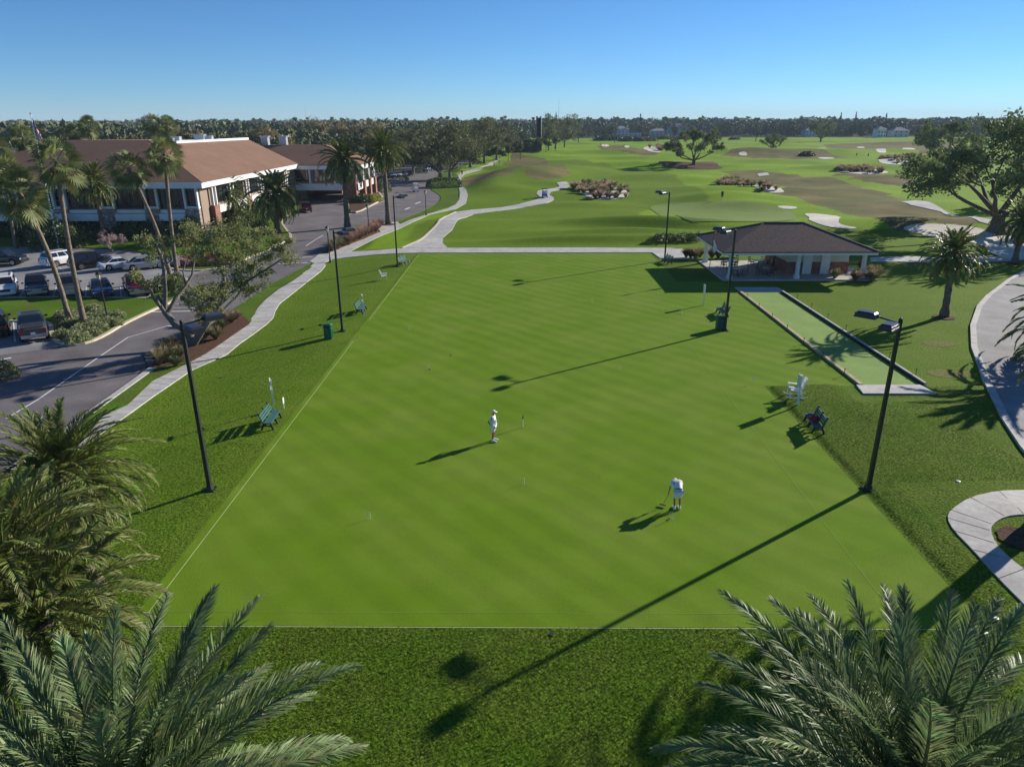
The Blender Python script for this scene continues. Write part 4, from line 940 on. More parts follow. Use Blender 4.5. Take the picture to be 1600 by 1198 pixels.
dp(543, 356, 536, 246, DATES[1], 4, 'tall date palm beside the pink grass bed, left of the pair', 1.42, .42, .3, 'tall date palms along the drive', .6)
dp(607, 351, 598, 232, DATES[0], 5, 'tall date palm in the stone ring beside the pavement, right of the pair', 1.32, .38, .28, 'tall date palms along the drive', 2)
dp(1475, 495, 1491, 392, DATES[1], 6, 'date palm on the right-hand lawn between the bowling lane and the road', .88, .3, .22, None, 1)
dp(1585, 411, 1600, 340, DATES[0], 7, 'leaning date palm at the right edge beside the sand', 1.1, .3, .25, None, 2)
# palm beyond the right edge whose fronds hang over the road
b = Vector((38.2, 46.4, 0)); t = b+Vector((.1, 0, 3.0))
palm('date_palm', b, t, DSHORT[0], .45, .42, 9, 2.4, 1.5, 'date palm at the right edge with fronds hanging over the curved road')
# ---- foreground palms
FG = date_crown(51, 96, 3.9, 105, .52, .027, 'frond_fg', low=-.5, high=1.45, droop=.8, hib=.9, dead=5)
FG2 = date_crown(52, 96, 3.9, 105, .50, .027, 'frond_fg', low=-.6, high=1.45, droop=.95, hib=.95, dead=9)
MG = date_crown(53, 128, 3.6, 80, .44, .034, 'frond', low=-1.0, high=1.35, droop=1.4, dead=8)
def fgp(u, v, z, crown, sc, rz, seed, lb, dead=False):
    r_ = ray(u, v); t = (CH-z)/-r_.z; top = Vector((r_.x*t, r_.y*t, z)); b = Vector((top.x+.1, top.y, h(top.x, top.y)))
    palm('date_palm', b, top, crown, .4, .34, seed, rz, sc, lb, 'date palms in the foreground')
fgp(185, 1290, 7.0, FG, .86, .4, 41, 'large grey-green date palm filling the bottom left corner')
fgp(1425, 1262, 6.2, FG2, .95, 2.2, 42, 'large grey-green date palm filling the bottom right corner')
fgp(92, 735, 5.0, MG, .86, .9, 43, 'green date palm at the left edge, upper of the stacked pair, beside the pavement')
fgp(5, 870, 5.6, MG, .86, 2.9, 44, 'green date palm at the left edge, below and in front of its neighbour')

b = Vector((22.6, 26.3, h(22.6, 26.3))); palm('date_palm', b, b+Vector((.2, .1, 8.3)), DATES[1], .38, .32, 12, .3, 1.05, 'tall date palm on the mulch ring inside the looping pavement')
fgp(70, 965, 4.4, MG, .8, 4.6, 45, 'green date palm at the left edge behind the bottom left crown')
# ---- broadleaf trees
# spreading sparse tree in the mulch bed (foreground left)
def bed_tree():
    b = at(297, 541); e = empty('spreading_tree', b, 0, 'sparse spreading tree with twisting grey limbs in the mulch bed beside the road', 'tree')
    m = MB(); r = rng(77); rd = random.Random(5)
    def W(u, v, dy=0.): p = up(Vector((b.x, b.y+dy, 0)), u, v); return p-b
    limbs = [([(300,541,0),(297,520,0),(272,505,.2),(258,488,.5),(246,463,1)], .34, .2), ([(258,488,.5),(258,455,.5),(256,420,0),(252,400,0),(243,382,-.5)], .2, .08),
             ([(258,488,.5),(240,465,-.5),(235,452,-1),(222,445,-1.5),(212,435,-2)], .17, .06), ([(256,420,0),(268,405,1),(262,385,1.5)], .1, .04), ([(235,452,-1),(248,438,-.6),(256,432,-.2)], .08, .05),
             ([(262,490,.5),(275,465,1.2),(290,447,2),(300,430,2.5),(304,405,3)], .19, .06), ([(290,447,2),(286,425,2.5),(292,400,3)], .08, .03),
             ([(300,541,0),(318,512,-.3),(340,478,-.5),(352,455,-.8),(350,432,-1)], .3, .12), ([(340,478,-.5),(365,455,.5),(385,440,1.5),(410,425,2),(440,405,2.5)], .16, .05),
             ([(350,432,-1),(338,410,-1.5),(335,385,-2)], .1, .04), ([(352,455,-.8),(368,430,0),(372,400,.5),(365,375,.5)], .12, .04),
             ([(318,512,-.3),(345,490,1.5),(372,462,3),(395,430,4),(400,395,4.5)], .2, .05), ([(350,432,-1),(330,440,-2.5),(310,450,-3)], .08, .03), ([(385,440,1.5),(395,455,2),(412,460,2)], .06, .03)]
    for L, r0, r1 in limbs:
        pts = [W(*q) for q in L]; n = len(pts); m.tube(pts, [r0+(r1-r0)*i/(n-1) for i in range(n)], 7, cap=False)
    blobs = [(335,395,-1,1.0,26),(365,372,.5,1.1,30),(345,372,-1,.9,22),(385,385,1.5,1.0,26),(400,392,3.5,1.0,24),(418,402,2,.85,20),(442,392,2.5,.9,20),(455,402,3,.7,14),(430,380,3,.7,14),(372,405,0,1.0,30),(392,420,2,.9,24),(415,430,2,.7,12),
             (318,400,-1.5,.8,18),(300,392,2,.8,18),(325,372,0,.7,14),(312,455,-3,1.0,30),(330,468,-2,1.0,30),(345,450,-1,.95,26),(320,482,-2,.8,20),(300,470,-2.5,.7,14),(365,440,.5,.9,22),(385,455,1.5,.7,16),(380,435,1.5,.8,18),
             (300,372,2.5,.8,16),(345,358,0,.8,14),(372,355,1,.8,14),(400,368,3,.8,14),(290,358,2,.6,10),(350,412,-1,.9,24),(408,448,2,.5,10),
             (240,382,-.5,.7,9),(222,372,-1,.6,8),(262,382,1.2,.6,8),(212,432,-2,.45,10),(225,446,-1.5,.45,7),(250,395,0,.6,7),(275,372,1.5,.6,8),(232,400,-1,.5,6),(305,358,1,.6,8),(420,365,3,.6,9),(448,378,3,.5,9)]
    C = []; rr = rd
    for u, v, dy, R, n in blobs:
        c = W(u, v, dy)
        for k in range(n):         # leafy twiglets
            d = Vector((rr.gauss(0, 1), rr.gauss(0, 1), rr.gauss(0, .75))).normalized()*R*rr.random()**.5
            q = c+d*1.05; C.append(tuple(q))
            if k % 2 == 0: m.tube([c-d*.2, c+d*.6+Vector((0, 0, .1)), q], [.022, .014, .006], 3, cap=False)
    cc, s = clump_crown(C, r, 26, .40, .19, .8); Vq, Fq = quads(cc, s, r, .5)
    m.build('trunk', 'oakbark', e, True); link('crown', npmesh('crown', Vq, Fq, 'leaf_light'), e)
bed_tree()
OAK = tree_mesh('oak', 5, 15, 27, .85, 3.6, per=58, rad=1.35, leaf=.42, leafmat='leaf_oak', bark='bark', n_limbs=7, depth=4, updir=.3, rise=.25, keep=.95)
place_tree('oak_tree', OAK, at(1556, 362), 1.1, 1.18, 'large wide-spreading oak rising from the sand at the right', sz=1.12)
OAK2 = tree_mesh('oak', 9, 10, 19, .6, 2.6, per=34, rad=1.0, leaf=.45, leafmat='leaf_oak', n_limbs=6, depth=4, updir=.35, rise=.3, keep=.8)
OAK3 = tree_mesh('oak', 14, 10, 16, .5, 2.8, per=34, rad=1.0, leaf=.5, leafmat='leaf_oak', n_limbs=6, depth=3, updir=.35, rise=.3, keep=.9, tipsdepth=1)
def big(u, v, wpx, hpx, mesh, rz, lb, w0, h0, name='oak_tree', grp=None):
    b = at(u, v); k = b.y/CF*1.0; place_tree(name, mesh, b, rz, wpx*k/w0, lb, grp, sz=hpx*k/h0)
big(1084, 257, 90, 53, OAK2, .5, 'round spreading oak alone on its bare patch in the middle of the fairway', 19, 10)
big(1206, 237, 38, 26, OAK3, 1.5, 'small dark oak on the fairway right of the larger lone oak', 16, 10)
big(1282, 222, 44, 34, OAK3, 2.5, 'slender-trunked tree at the far edge of the fairway right of the small dark oak', 16, 10)
big(1476, 256, 88, 64, OAK2, 3.1, 'dark twin-trunked oak left of and behind the largest oak', 19, 10)
big(1452, 243, 50, 44, OAK3, .1, 'smaller oak behind the twin-trunked one', 16, 10)
big(1610, 330, 130, 90, OAK2, 1.1, 'oak at the right edge behind the largest oak', 19, 10)
LOTT = [tree_mesh('lot', 30+i, 11, 13, .36, 1.7, per=42, rad=1.25, leaf=.42, leafmat=('leaf', 'leaf_brown')[i == 2], bark='oakbark', n_limbs=5, depth=3, updir=.6, rise=.45, keep=1., tipsdepth=1) for i in range(3)]
lotp = [(688,283,112,86,0,'largest grey-limbed tree behind the clipped hedge'),(703,280,90,80,1,'tree close right of the largest one behind the hedge'),(646,272,80,66,0,'tree left of the largest one over the parked cars'),(735,262,84,70,1,'tree with paler leaves right of the hedge trees'),(757,256,80,64,0,'bright green tree left of the netting'),
        (776,250,66,60,1,'tree immediately left of the netting fence'),(615,262,70,56,1,'dark tree behind the clubhouse wing'),(868,233,56,50,0,'dense tree right of the tall netting'),(882,230,44,46,1,'outermost tree right of the tall netting'),(857,235,40,36,0,'grey tree at the foot of the tall netting'),
        (585,254,90,60,2,'brownish tree behind the wing roof'),(545,250,90,56,2,'olive-brown tree over the wing roof'),(505,246,96,56,2,'brownish-green broad tree above the clubhouse vents'),(468,240,80,44,2,'olive tree left of the brownish broad tree'),(665,250,70,52,1,'tree in the back of the car park'),(720,245,70,52,0,'tree in the back of the car park on the right'),(430,238,66,36,0,'green tree above the clubhouse flat roof')]
for i, (u, v, w_, hp, k, lb) in enumerate(lotp): big(u, v, w_, hp, LOTT[k], i*1.3, lb, 13, 11, 'car_park_tree', 'trees around the rear car park')
# flowering tree and shrubs near the clubhouse
FL = tree_mesh('flowering', 61, 3.6, 5.5, .12, .8, per=30, rad=.4, leaf=.16, leafmat='flower_pink', bark='oakbark', n_limbs=5, depth=3, updir=.5, keep=.8)
place_tree('flowering_tree', FL, at(176, 396), .3, .8, 'low pink-flowering tree behind the parked black SUV')
def blob_mesh(seed, sx, sy, sz, n, leaf, mat, flat=False):
    r = rng(seed); d = r.normal(size=(n, 3)); d /= np.linalg.norm(d, axis=1)[:, None]; d[:, 2] = np.abs(d[:, 2])
    q = np.arctan2(d[:, 1], d[:, 0]); rad = (1+.12*np.sin(3*q+seed)+.1*np.sin(7*q+2*seed))*(.72+.3*r.random(n)**.6)
    if flat:       # clipped box shape
        e = 4.; k = (np.abs(d[:, 0])**e+np.abs(d[:, 1])**e+np.abs(d[:, 2])**e)**(-1/e); rad = k*(.85+.17*r.random(n))
    c = d*rad[:, None]*np.array([sx/2, sy/2, sz]); V, F = quads(c, leaf*r.uniform(.6, 1.4, n), r, .6)
    return npmesh('foliage', V, F, mat)
def shrub(u, v, mesh, lb, name='shrub', grp=None, rz=0., sc=1., cat='shrub', dz=.1):
    b = u if isinstance(u, Vector) else at(u, v); o = link(name, mesh, None, (b.x, b.y, b.z+dz)); o.rotation_euler = (0, 0, rz); o.scale = (sc, sc, sc); return tag(o, lb, cat, grp)
HEDGE = blob_mesh(1, 9.5, 5, 2.4, 5200, .26, 'hedge', True)
shrub(694, 293, HEDGE, 'thick clipped dark green hedge beside the curving pavement', 'hedge', cat='hedge', sc=.95)
shrub(614, 283, blob_mesh(2, 9, 3, 1.4, 2500, .26, 'hedge', True), 'low clipped hedge in front of the rear parked cars', 'hedge', cat='hedge', rz=.1)
shrub(656, 271, blob_mesh(3, 5, 3, 1.6, 1500, .26, 'hedge', True), 'small boxy hedge between the rear parked cars', 'hedge', cat='hedge')
shrub(565, 318, blob_mesh(4, 4.5, 5, 1.7, 3000, .24, 'hedge'), 'dark green bushes in the raised planter by the drive', 'planter_bush')
shrub(583, 316, blob_mesh(5, 3.8, 6, 1.5, 3000, .24, 'shrub_yellow'), 'yellow-green bushes in the raised planter by the drive', 'planter_bush')
shrub(600, 300, blob_mesh(6, 3.5, 4, 2.4, 2200, .24, 'shrub'), 'green bush at the rear corner of the wing', 'planter_bush')
BUSH = [blob_mesh(70+i, 2.6, 2.4, 1.5, 1300, .2, ('shrub', 'hedge')[i % 2]) for i in range(4)]
BIGB = [blob_mesh(80+i, 4.2, 3.8, 3.0, 2200, .26, ('shrub', 'hedge')[i % 2]) for i in range(2)]
rd = random.Random(3)
for i in range(19):       # foundation planting along the clubhouse front
    b = Vector((-87+2.2*i, 103.6+rd.uniform(-.6, .6), h(-60, 103.6)))
    shrub(b, 0, BUSH[i % 4], 'rounded foundation bush against the clubhouse front wall', 'shrub', 'foundation bushes along the clubhouse front', i, rd.uniform(.9, 1.5))
for i, (u, v, k, s, lb) in enumerate(((60,381,1,1.2,'dark bush left of the entrance by the flagpole'),(85,388,1,1.3,'broad dark bush under the tall fan palm in front of the clubhouse'),(120,386,0,.9,'bush right of the flagpole in front of the entrance'),(395,352,0,1.2,'tall green bush between the two short date palms'),(412,345,1,1.1,'dark bush behind the stout date palm'),(440,340,0,1.1,'bush at the kerb where the drive passes under the wing'),(385,362,0,1.1,'bush in front of the left short date palm'),(330,362,1,1.0,'bush at the clubhouse corner pier'),(300,370,0,.9,'bush on the lawn left of the corner pier'),(425,338,0,1.0,'bush below the east windows'),(408,368,0,.7,'small reddish-green bush on the garden lawn'))):
    shrub(u, v, BIGB[k], lb, 'shrub', None, i, s)
m_ = blob_mesh(90, 1.5, 1.4, .75, 520, .16, 'flower_red'); m2_ = blob_mesh(91, 1.5, 1.4, .7, 420, .16, 'flower_pink')
for i in range(16):
    t = i/15; u = 280+84*t; v = (414-3*t)+(3 if i % 2 else -3); shrub(u, v, m_ if i % 3 else m2_, 'reddish flowering bush in the low bed at the end of the front parking row', 'flowering_bush', 'flowering bushes in the bed by the front parking row', i, 1.1, 'bush', .1)
VB = blob_mesh(76, 2.4, 2.2, .9, 900, .2, 'variegated')
IP = [(90,508),(108,494),(150,488),(190,500),(186,509),(160,523),(118,538),(94,534)]
for i in range(50):       # bushes of the parking island tip and its planted end
    if i < 42:
        while True:
            u, v = rd.uniform(88, 190), rd.uniform(488, 538)
            if inpoly(u, v, IP): break
    else: u = rd.uniform(246, 285); v = rd.uniform(442, 466)
    shrub(u, v, VB if i < 42 else BUSH[0], 'pale variegated low bush on the planted part of the parking island', 'shrub', 'low bushes on the parking island', i*.7, rd.uniform(.55, .85), 'shrub')
shrub(4, 592, BUSH[0], 'bush at the left edge beside the road', 'shrub', None, 0, .8)
# ---- ornamental grass
def grass_mesh(seed, hgt, rad, n, mat, wide=.02, plume=.3):
    r = rng(seed); az = r.random(n)*2*pi; lean = r.random(n)**.7*.95; V = []; F = []
    b = np.stack([np.cos(az)*.12*rad, np.sin(az)*.12*rad, 0*az], 1); L = hgt*r.uniform(.7, 1.1, n)
    d1 = np.stack([np.cos(az)*np.sin(lean*.6), np.sin(az)*np.sin(lean*.6), np.cos(lean*.6)], 1); d2 = np.stack([np.cos(az)*np.sin(lean*1.5), np.sin(az)*np.sin(lean*1.5), np.cos(lean*1.5)], 1)
    m1 = b+d1*L[:, None]*.55; t = m1+d2*L[:, None]*.5; s = np.stack([-np.sin(az), np.cos(az), 0*az], 1)*wide
    V = np.stack([b-s, b+s, m1+s, m1-s, t+s*.4, t-s*.4], 1).reshape(-1, 3); k = np.arange(n)[:, None]*6
    F = np.concatenate([k+[0, 1, 2, 3], k+[3, 2, 4, 5]]); return npmesh('blades', V, F, mat)
OG = {'tan': [grass_mesh(i, 1.15, 1, 420, 'ograss', .03) for i in (1, 2)], 'pink': [grass_mesh(i, 1.15, 1, 520, 'ograss_pink', .028) for i in (3, 4)], 'green': [grass_mesh(5, 1.0, 1, 420, 'ograss_green', .03)]}
FARG = {k: grass_mesh(8, 1.25, 1, 110, mt, .09) for k, mt in (('tan', 'far_tan'), ('green', 'ograss_green'), ('pink', 'ograss_pink'))}
def ogr(u, v, kind, lb, grp, sc=1., i=0, far=False):
    b = at(u, v); mesh = FARG[kind] if far else OG[kind][i % len(OG[kind])]
    o = link('ornamental_plant', mesh, None, (b.x, b.y, b.z+.08)); o.rotation_euler = (0, 0, i*1.7); o.scale = (sc, sc, sc); tag(o, lb, 'plant', grp)
i = 0
for t in np.linspace(0, 1, 9):       # pink grasses along the walk
    for s in (0, 1):
        u = 520+68*t+s*5; v = 392-32*t+(-4 if s else 2)+rd.uniform(-1, 1); i += 1
        ogr(u, v, 'pink' if (i > 5) else 'tan', 'pink-tinted grass clump in the narrow bed beside the tall date palms' if i > 5 else 'tan grass clump at the lantern end of the narrow bed', 'grass clumps in the bed by the tall date palms', rd.uniform(1.0, 1.35), i)
for (u, v, k, s) in ((322,505,'pink',1),(334,502,'pink',1),(346,498,'pink',.9),(330,515,'green',1.1),(352,508,'pink',.9),(344,520,'green',1.1),(312,522,'tan',1),(322,530,'tan',1),(338,532,'tan',.95),(362,506,'green',.8),(300,528,'tan',.8),(262,556,'tan',1.1),(272,552,'tan',1),(258,566,'tan',1),(268,566,'green',1),(282,560,'tan',.8),(250,571,'tan',1),(276,574,'green',.8),(370,500,'pink',.7)):
    i += 1; ogr(u, v, k, {'pink': 'pink feathery', 'green': 'green', 'tan': 'tan'}[k]+' grass clump in the mulch bed '+('under the spreading tree' if u > 290 else 'by the roadside signs'), 'grass clumps in the large mulch bed', s*.95, i)
for n, (u, v, k, s) in enumerate(((1079,404,'tan',1),(1086,405,'tan',1),(1072,403,'green',1),(1093,403,'tan',1),(1112,404,'tan',1),(1122,404,'tan',1),(1140,402,'tan',.9),(1152,402,'green',.9),(1304,436,'tan',.9),(1336,440,'pink',.9),(1350,436,'green',.8),(1358,434,'tan',1),(1368,436,'tan',1.1),(1362,440,'tan',1),(1346,422,'green',.9))):
    i += 1; ogr(u, v, k, 'straw-coloured grass clump '+('left of the pavilion' if u < 1105 else 'behind the pavilion tables' if u < 1200 else 'at the right end of the pavilion'), 'grass clumps around the pavilion', s*1.05, i)
def gbed(px, n, kinds, lb, grp, sc=1.3, seed=1):
    p = P(px); bbx = bb(p); r_ = random.Random(seed); k = 0; t = 0
    while k < n and t < 4000:
        t += 1; x, y = r_.uniform(bbx[0], bbx[1]), r_.uniform(bbx[2], bbx[3])
        if not inpoly(x, y, p): continue
        k += 1; kd = r_.choice(kinds); o = link('ornamental_plant', FARG[kd], None, (x, y, h(x, y)+.05)); q = sc*r_.uniform(.75, 1.2)
        o.scale = (q, q, q*r_.uniform(.8, 1.1)); o.rotation_euler = (0, 0, r_.uniform(0, 6)); tag(o, lb, 'plant', grp)
gbed([(888,292),(915,312),(978,311),(986,299),(960,289),(905,288)], 70, ['tan', 'tan', 'pink', 'green'], 'golden-pink grass clump in the bunker bed above the cart path bend', 'grass clumps in the bunker bed by the cart path', 1.2, 1)
gbed([(1112,287),(1150,292),(1190,300),(1222,301),(1200,293),(1160,284),(1130,281)], 62, ['pink', 'tan', 'green'], 'purplish grass clump in the long bunker bed beyond the putting green', 'grass clumps in the long bunker bed', 1.1, 2)
gbed([(1302,266),(1330,271),(1375,271),(1386,267),(1345,262),(1312,262)], 50, ['tan', 'pink', 'green'], 'orange-tan grass clump in the oval sandy bed on the fairway', 'grass clumps in the oval sandy bed', 1.25, 3)
gbed([(1366,250),(1400,256),(1440,255),(1430,250),(1385,247)], 46, ['pink', 'green'], 'greyish grass clump in the far sandy bed before the twin-trunked oak', 'grass clumps in the far sandy bed', 1.25, 4)
gbed([(1005,231),(1036,238),(1030,230)], 12, ['pink'], 'pale grass clump in the white sandy patch left of the lone oak', 'grass clumps left of the lone oak', 2, 5)
DK = [blob_mesh(101, 12, 7, 2.2, 1500, .7, 'hedge'), blob_mesh(102, 12, 7, 2.0, 1500, .7, 'shrub')]
for n, (u, v, s, k, lb) in enumerate(((950,220,2.0,0,'dark mounded shrub on the far fairway, leftmost'),(985,221,1.6,0,'dark low shrub mass right of the mounded one'),(1008,221,1.6,1,'dark low shrub mass left of the pale grasses'),(1040,218,1.6,1,'low shrub band in front of the grey-roofed house'),(1068,218,1.3,0,'low shrub band behind the lone oak'),(1148,219,1.0,0,'dark shrub on the far fairway'),(1262,238,.8,0,'dark shrub by the far bunkers'))):
    shrub(u, v, DK[k], lb, 'shrub', None, .1*n, s)
LOW = [blob_mesh(111, 2.4, 1.6, .9, 500, .18, 'shrub'), blob_mesh(112, 2.4, 1.6, .8, 500, .18, 'hedge')]
for n in range(14): shrub(1022+5.2*n, 377+(-3 if n % 2 else 1)-(n > 8), LOW[n % 2], 'low dark green bush in the strip behind the lamp post left of the pavilion', 'shrub', 'low bushes left of the pavilion', n, rd.uniform(.7, 1.0))
YT = tree_mesh('sapling', 120, 5, 3.2, .08, 1.4, per=26, rad=.5, leaf=.35, leafmat='leaf', n_limbs=4, depth=3, updir=.8, keep=.9)
for n, (u, v) in enumerate(((780,257),(794,252),(813,245),(772,262),(830,240),(842,239),(853,238),(803,243),(868,236))):
    b = at(u, v); place_tree('young_tree', YT, b, n, 1.35+.1*(n % 3), 'slim young tree on the mound before the windscreen fence', 'young trees before the windscreen fence')

# ---- the woods on the horizon
def lobed(seed, n, leaf):
    """wide crown from several lobes, filled with leaf faces (unit size: about 12 wide, 10 tall)"""
    r = rng(seed); C = []
    for k in range(9):
        c = np.array([r.uniform(-3.6, 3.6), r.uniform(-3.6, 3.6), r.uniform(1.8, 8.2)]); R = r.uniform(1.9, 3.2)
        d = r.normal(size=(n//9, 3)); d /= np.linalg.norm(d, axis=1)[:, None]; d *= (r.uniform(.55, 1.02, len(d)))[:, None]; C.append(c+d*R*np.array([1.1, 1.1, .8]))
    C = np.concatenate(C); return quads(C, leaf*r.uniform(.6, 1.4, len(C)), r, .75)
def woodtree(seed, n=1300, leaf=.85, mat='leaf_far'):
    V, F = lobed(seed, n, leaf); m = MB(); m.tube([(0, 0, -.3), (.2, .1, 2.5), (.1, 0, 5.5)], [.45, .35, .2], 6)
    for k in range(4): a = k*1.6+seed; m.tube([(.2, .1, 2.6), (2.2*cos(a), 2.2*sin(a), 5.4)], [.22, .1], 4)
    return m.mesh('trunk', 'bark', True), npmesh('crown', V, F, mat)
WT = [woodtree(200+i, 1300, .85, ('leaf_far', 'leaf_far', 'leaf_far', 'leaf_brown')[i]) for i in range(4)]
rw = random.Random(42)
n_ind = 0
# visible front edge of the woods (depth at each bearing), in ground coordinates
EDGE = [(-300,150),(-240,165),(-160,215),(-90,215),(-60,235),(-30,300),(-5,470),(20,690),(130,760),(300,740),(420,720),(560,700),(900,690)]
def edge_y(x):
    for (x0, y0), (x1, y1) in zip(EDGE, EDGE[1:]):
        if x0 <= x <= x1: return y0+(y1-y0)*(x-x0)/(x1-x0)
    return EDGE[0][1] if x < -300 else EDGE[-1][1]
cands = []
for k in range(5200):
    bx = rw.uniform(-.86, .86); x = None; y = 150+rw.random()**1.15*1150
    x = bx*y*.93
    if y < edge_y(x)+rw.uniform(0, 12): continue
    cands.append((y, x))
cands.sort(); kept = []
cell = {}
for y, x in cands:
    s = 8+y*.005; key = (int(x//s), int(y//s))
    if any((key[0]+i, key[1]+j) in cell and hypot(cell[(key[0]+i, key[1]+j)][0]-x, cell[(key[0]+i, key[1]+j)][1]-y) < s*.8 for i in (-1, 0, 1) for j in (-1, 0, 1)): continue
    cell[key] = (x, y); kept.append((x, y, y))
ind = sorted(kept, key=lambda q: q[2]/(1+0*q[0]))
sel = []; rest = []
for x, y, _ in ind:
    (sel if (len(sel) < 270 and y-edge_y(x) < 90) else rest).append((x, y))
LB = ['broad dark green tree at the near edge of the woods on the horizon', 'tall green tree at the near edge of the woods on the horizon', 'grey-green tree at the near edge of the woods on the horizon', 'olive-brown tree at the near edge of the woods']
for x, y in sel:
    k = rw.choice((0, 1, 2, 0, 1, 2, 3)) if x < 0 else rw.choice((0, 1, 2)); s = rw.uniform(1.1, 1.7)*(1.0 if x > 0 else .85)
    place_tree('woodland_tree', WT[k], (x, y, 0), rw.uniform(0, 6), s, LB[k], 'trees along the edge of the woods, kind %s' % 'abcd'[k] if False else 'trees along the edge of the woods', sz=s*rw.uniform(.85, 1.15))
# the mass behind: one object
def merged(points, base, name, mat):
    Vs = []; Fs = []; n = 0
    for x, y, s, sz, a in points:
        V, F = base[int(abs(x*7+y*3)) % len(base)]; ca, sa = cos(a), sin(a)
        q = np.stack([(V[:, 0]*ca-V[:, 1]*sa)*s+x, (V[:, 0]*sa+V[:, 1]*ca)*s+y, V[:, 2]*sz], 1); Vs.append(q); Fs.append(F+n); n += len(V)
    return link(name, npmesh(name, np.concatenate(Vs), np.concatenate(Fs), mat))
LOW_ = [lobed(300+i, 260, 2.0) for i in range(4)]
pts = [(x, y, rw.uniform(.95, 1.6), rw.uniform(.95, 1.55), rw.uniform(0, 6)) for x, y in rest]
for k in range(1500):
    y = 1000+rw.random()**1.4*3800; x = rw.uniform(-.82, .82)*y*.95; pts.append((x, y, 2.8+y*.0008, rw.uniform(1.3, 1.95), rw.uniform(0, 6)))
tag(merged(pts, LOW_, 'far_woodland', 'leaf_far'), 'unbroken dark green far woodland running along the whole horizon', 'woodland', None, 'stuff')
# palms standing above the woods
def tinyfan(seed):
    r = rng(seed); n = 70; d = r.normal(size=(n, 3)); d /= np.linalg.norm(d, axis=1)[:, None]; return npmesh('crown', *quads(d*np.array([1.5, 1.5, 1.2])*r.uniform(.5, 1, n)[:, None], r.uniform(.9, 1.6, n), r, .6), 'fan')
TF = tinyfan(1); tm = MB(); tm.tube([(0, 0, -18), (.2, 0, 0)], [.3, .2], 5); TT = tm.mesh('trunk', 'palmbark')
for u, v in ((335,184),(347,185),(370,184),(428,184),(460,181),(480,182),(518,181),(533,182),(675,182),(699,180),(784,181),(789,180),(833,182),(1095,182),(1185,182),(40,186),(140,185),(96,186),(575,183),(742,183),(905,183),(962,184),(1235,184),(60,187),(1003,184)):
    y = rw.uniform(520, 900); r_ = ray(u, v); t = y/r_.y; e = empty('skyline_palm', (r_.x*t, y, 0), 0, 'distant fan palm standing above the woods on the skyline', 'palm tree', 'palms standing above the far woods')
    zc = CH+r_.z*t-2; q = .75+y/1600; a_ = link('trunk', TT, e, (0, 0, zc)); a_.scale = (q, q, zc/18); b_ = link('crown', TF, e, (0, 0, zc)); b_.scale = (q, q, q)
for u, v, hp in ((857,190,13),(1298,190,9),(1321,192,10),(988,190,7),(1368,192,7)):
    y = 800.; x = (u-800)/CF*y*.94; m = MB(); r_ = rng(u)
    m2 = quads(np.stack([r_.normal(size=160)*1.6*(1-(q_ := r_.random(160))), r_.normal(size=160)*1.6*(1-q_), 4+q_*20], 1), r_.uniform(1.2, 2.4, 160), r_, .6)
    e = empty('conifer', (x, y, 0), 0, 'narrow pointed conifer on the skyline '+{857: 'behind the tall netting', 1298: 'at the far right, left of a pair', 1321: 'at the far right, right of a pair', 988: 'above the two-storey house', 1368: 'at the far right above the narrow house'}[u], 'conifer')
    m.tube([(0, 0, 0), (0, 0, 23)], [.4, .1], 5); m.build('trunk', 'bark', e); link('crown', npmesh('crown', *m2, 'leaf_far'), e); e.scale = (1.0, 1.0, .85+.012*hp)
# ================================================================== court light poles
def light_pole():
    t = empty('court_light', (0, 0, 0)); m = MB()
    m.box((0, 0, 4.0), (.17, .17, 8.0), 0, 0, .75); m.build('pole', 'black', t)
    m = MB(); m.box((0, 0, .05), (.5, .5, .06)); m.box((0, 0, .16), (.3, .3, .2), 0, 0, .7)
    for i, j in ((-1,-1),(1,-1),(1,1),(-1,1)): m.tube([(.19*i, .19*j, .06), (.19*i, .19*j, .14)], .02, 6)
    m.build('base_plate', 'black', t)
    m = MB(); m.lathe((0, 0, 8.0), [(.07, 0), (.09, .03), (.05, .08), (0.005, .1)], 8); m.build('cap', 'black', t)
    for s in (1, -1):
        d = Vector((1.0, s*1.0, 0)).normalized(); q = Vector((d.x, d.y, .06))
        a = MB(); a.bar((0, 0, 7.85), (d.x*.95, d.y*.95, 7.98), .07, .07); ao = a.build('arm', 'black', t)
        hd = MB(); c = Vector((d.x*1.35, d.y*1.35, 8.0)); ang = atan2(d.y, d.x)-.0
        hd.box(c, (.86, .52, .13), ang); hd.box(c+Vector((0, 0, .09)), (.8, .46, .08), ang, 0, .8); hd.box(c+Vector((0, 0, -.1)), (.9, .56, .06), ang); hd.box(c-d*.43, (.14, .16, .12), ang)
        ho = hd.build('lamp_head', 'darkhead', t)
        ln = MB(); ln.box(c+Vector((0, 0, -.14)), (.7, .42, .03), ang); ln.build('lens', 'clear_lamp', ho)
    return t
lp0 = light_pole()
for i, (x, y, s, lb) in enumerate(((-14.25,28.7,1,'tall black court light, left side, nearest the camera'),(15.95,28.8,-1,'tall black court light, right side, nearest the camera, by the curved pavement'),
        (-14.3,54.9,1,'tall black court light beside the green bin on the left'),(16.5,54.9,-1,'tall black court light beside the bench and bin on the right'),
        (-14.2,81.8,1,'tall black court light at the far left corner bench'),(17.5,85.2,-1,'tall black court light left of the pavilion'))):
    o = lp0 if i == 0 else copy_tree(lp0); o.location = (x, y, h(x, y)-.03); o.rotation_euler = (0, 0, 0 if s > 0 else pi); tag(o, lb, 'lamp post', 'tall lights around the croquet green')
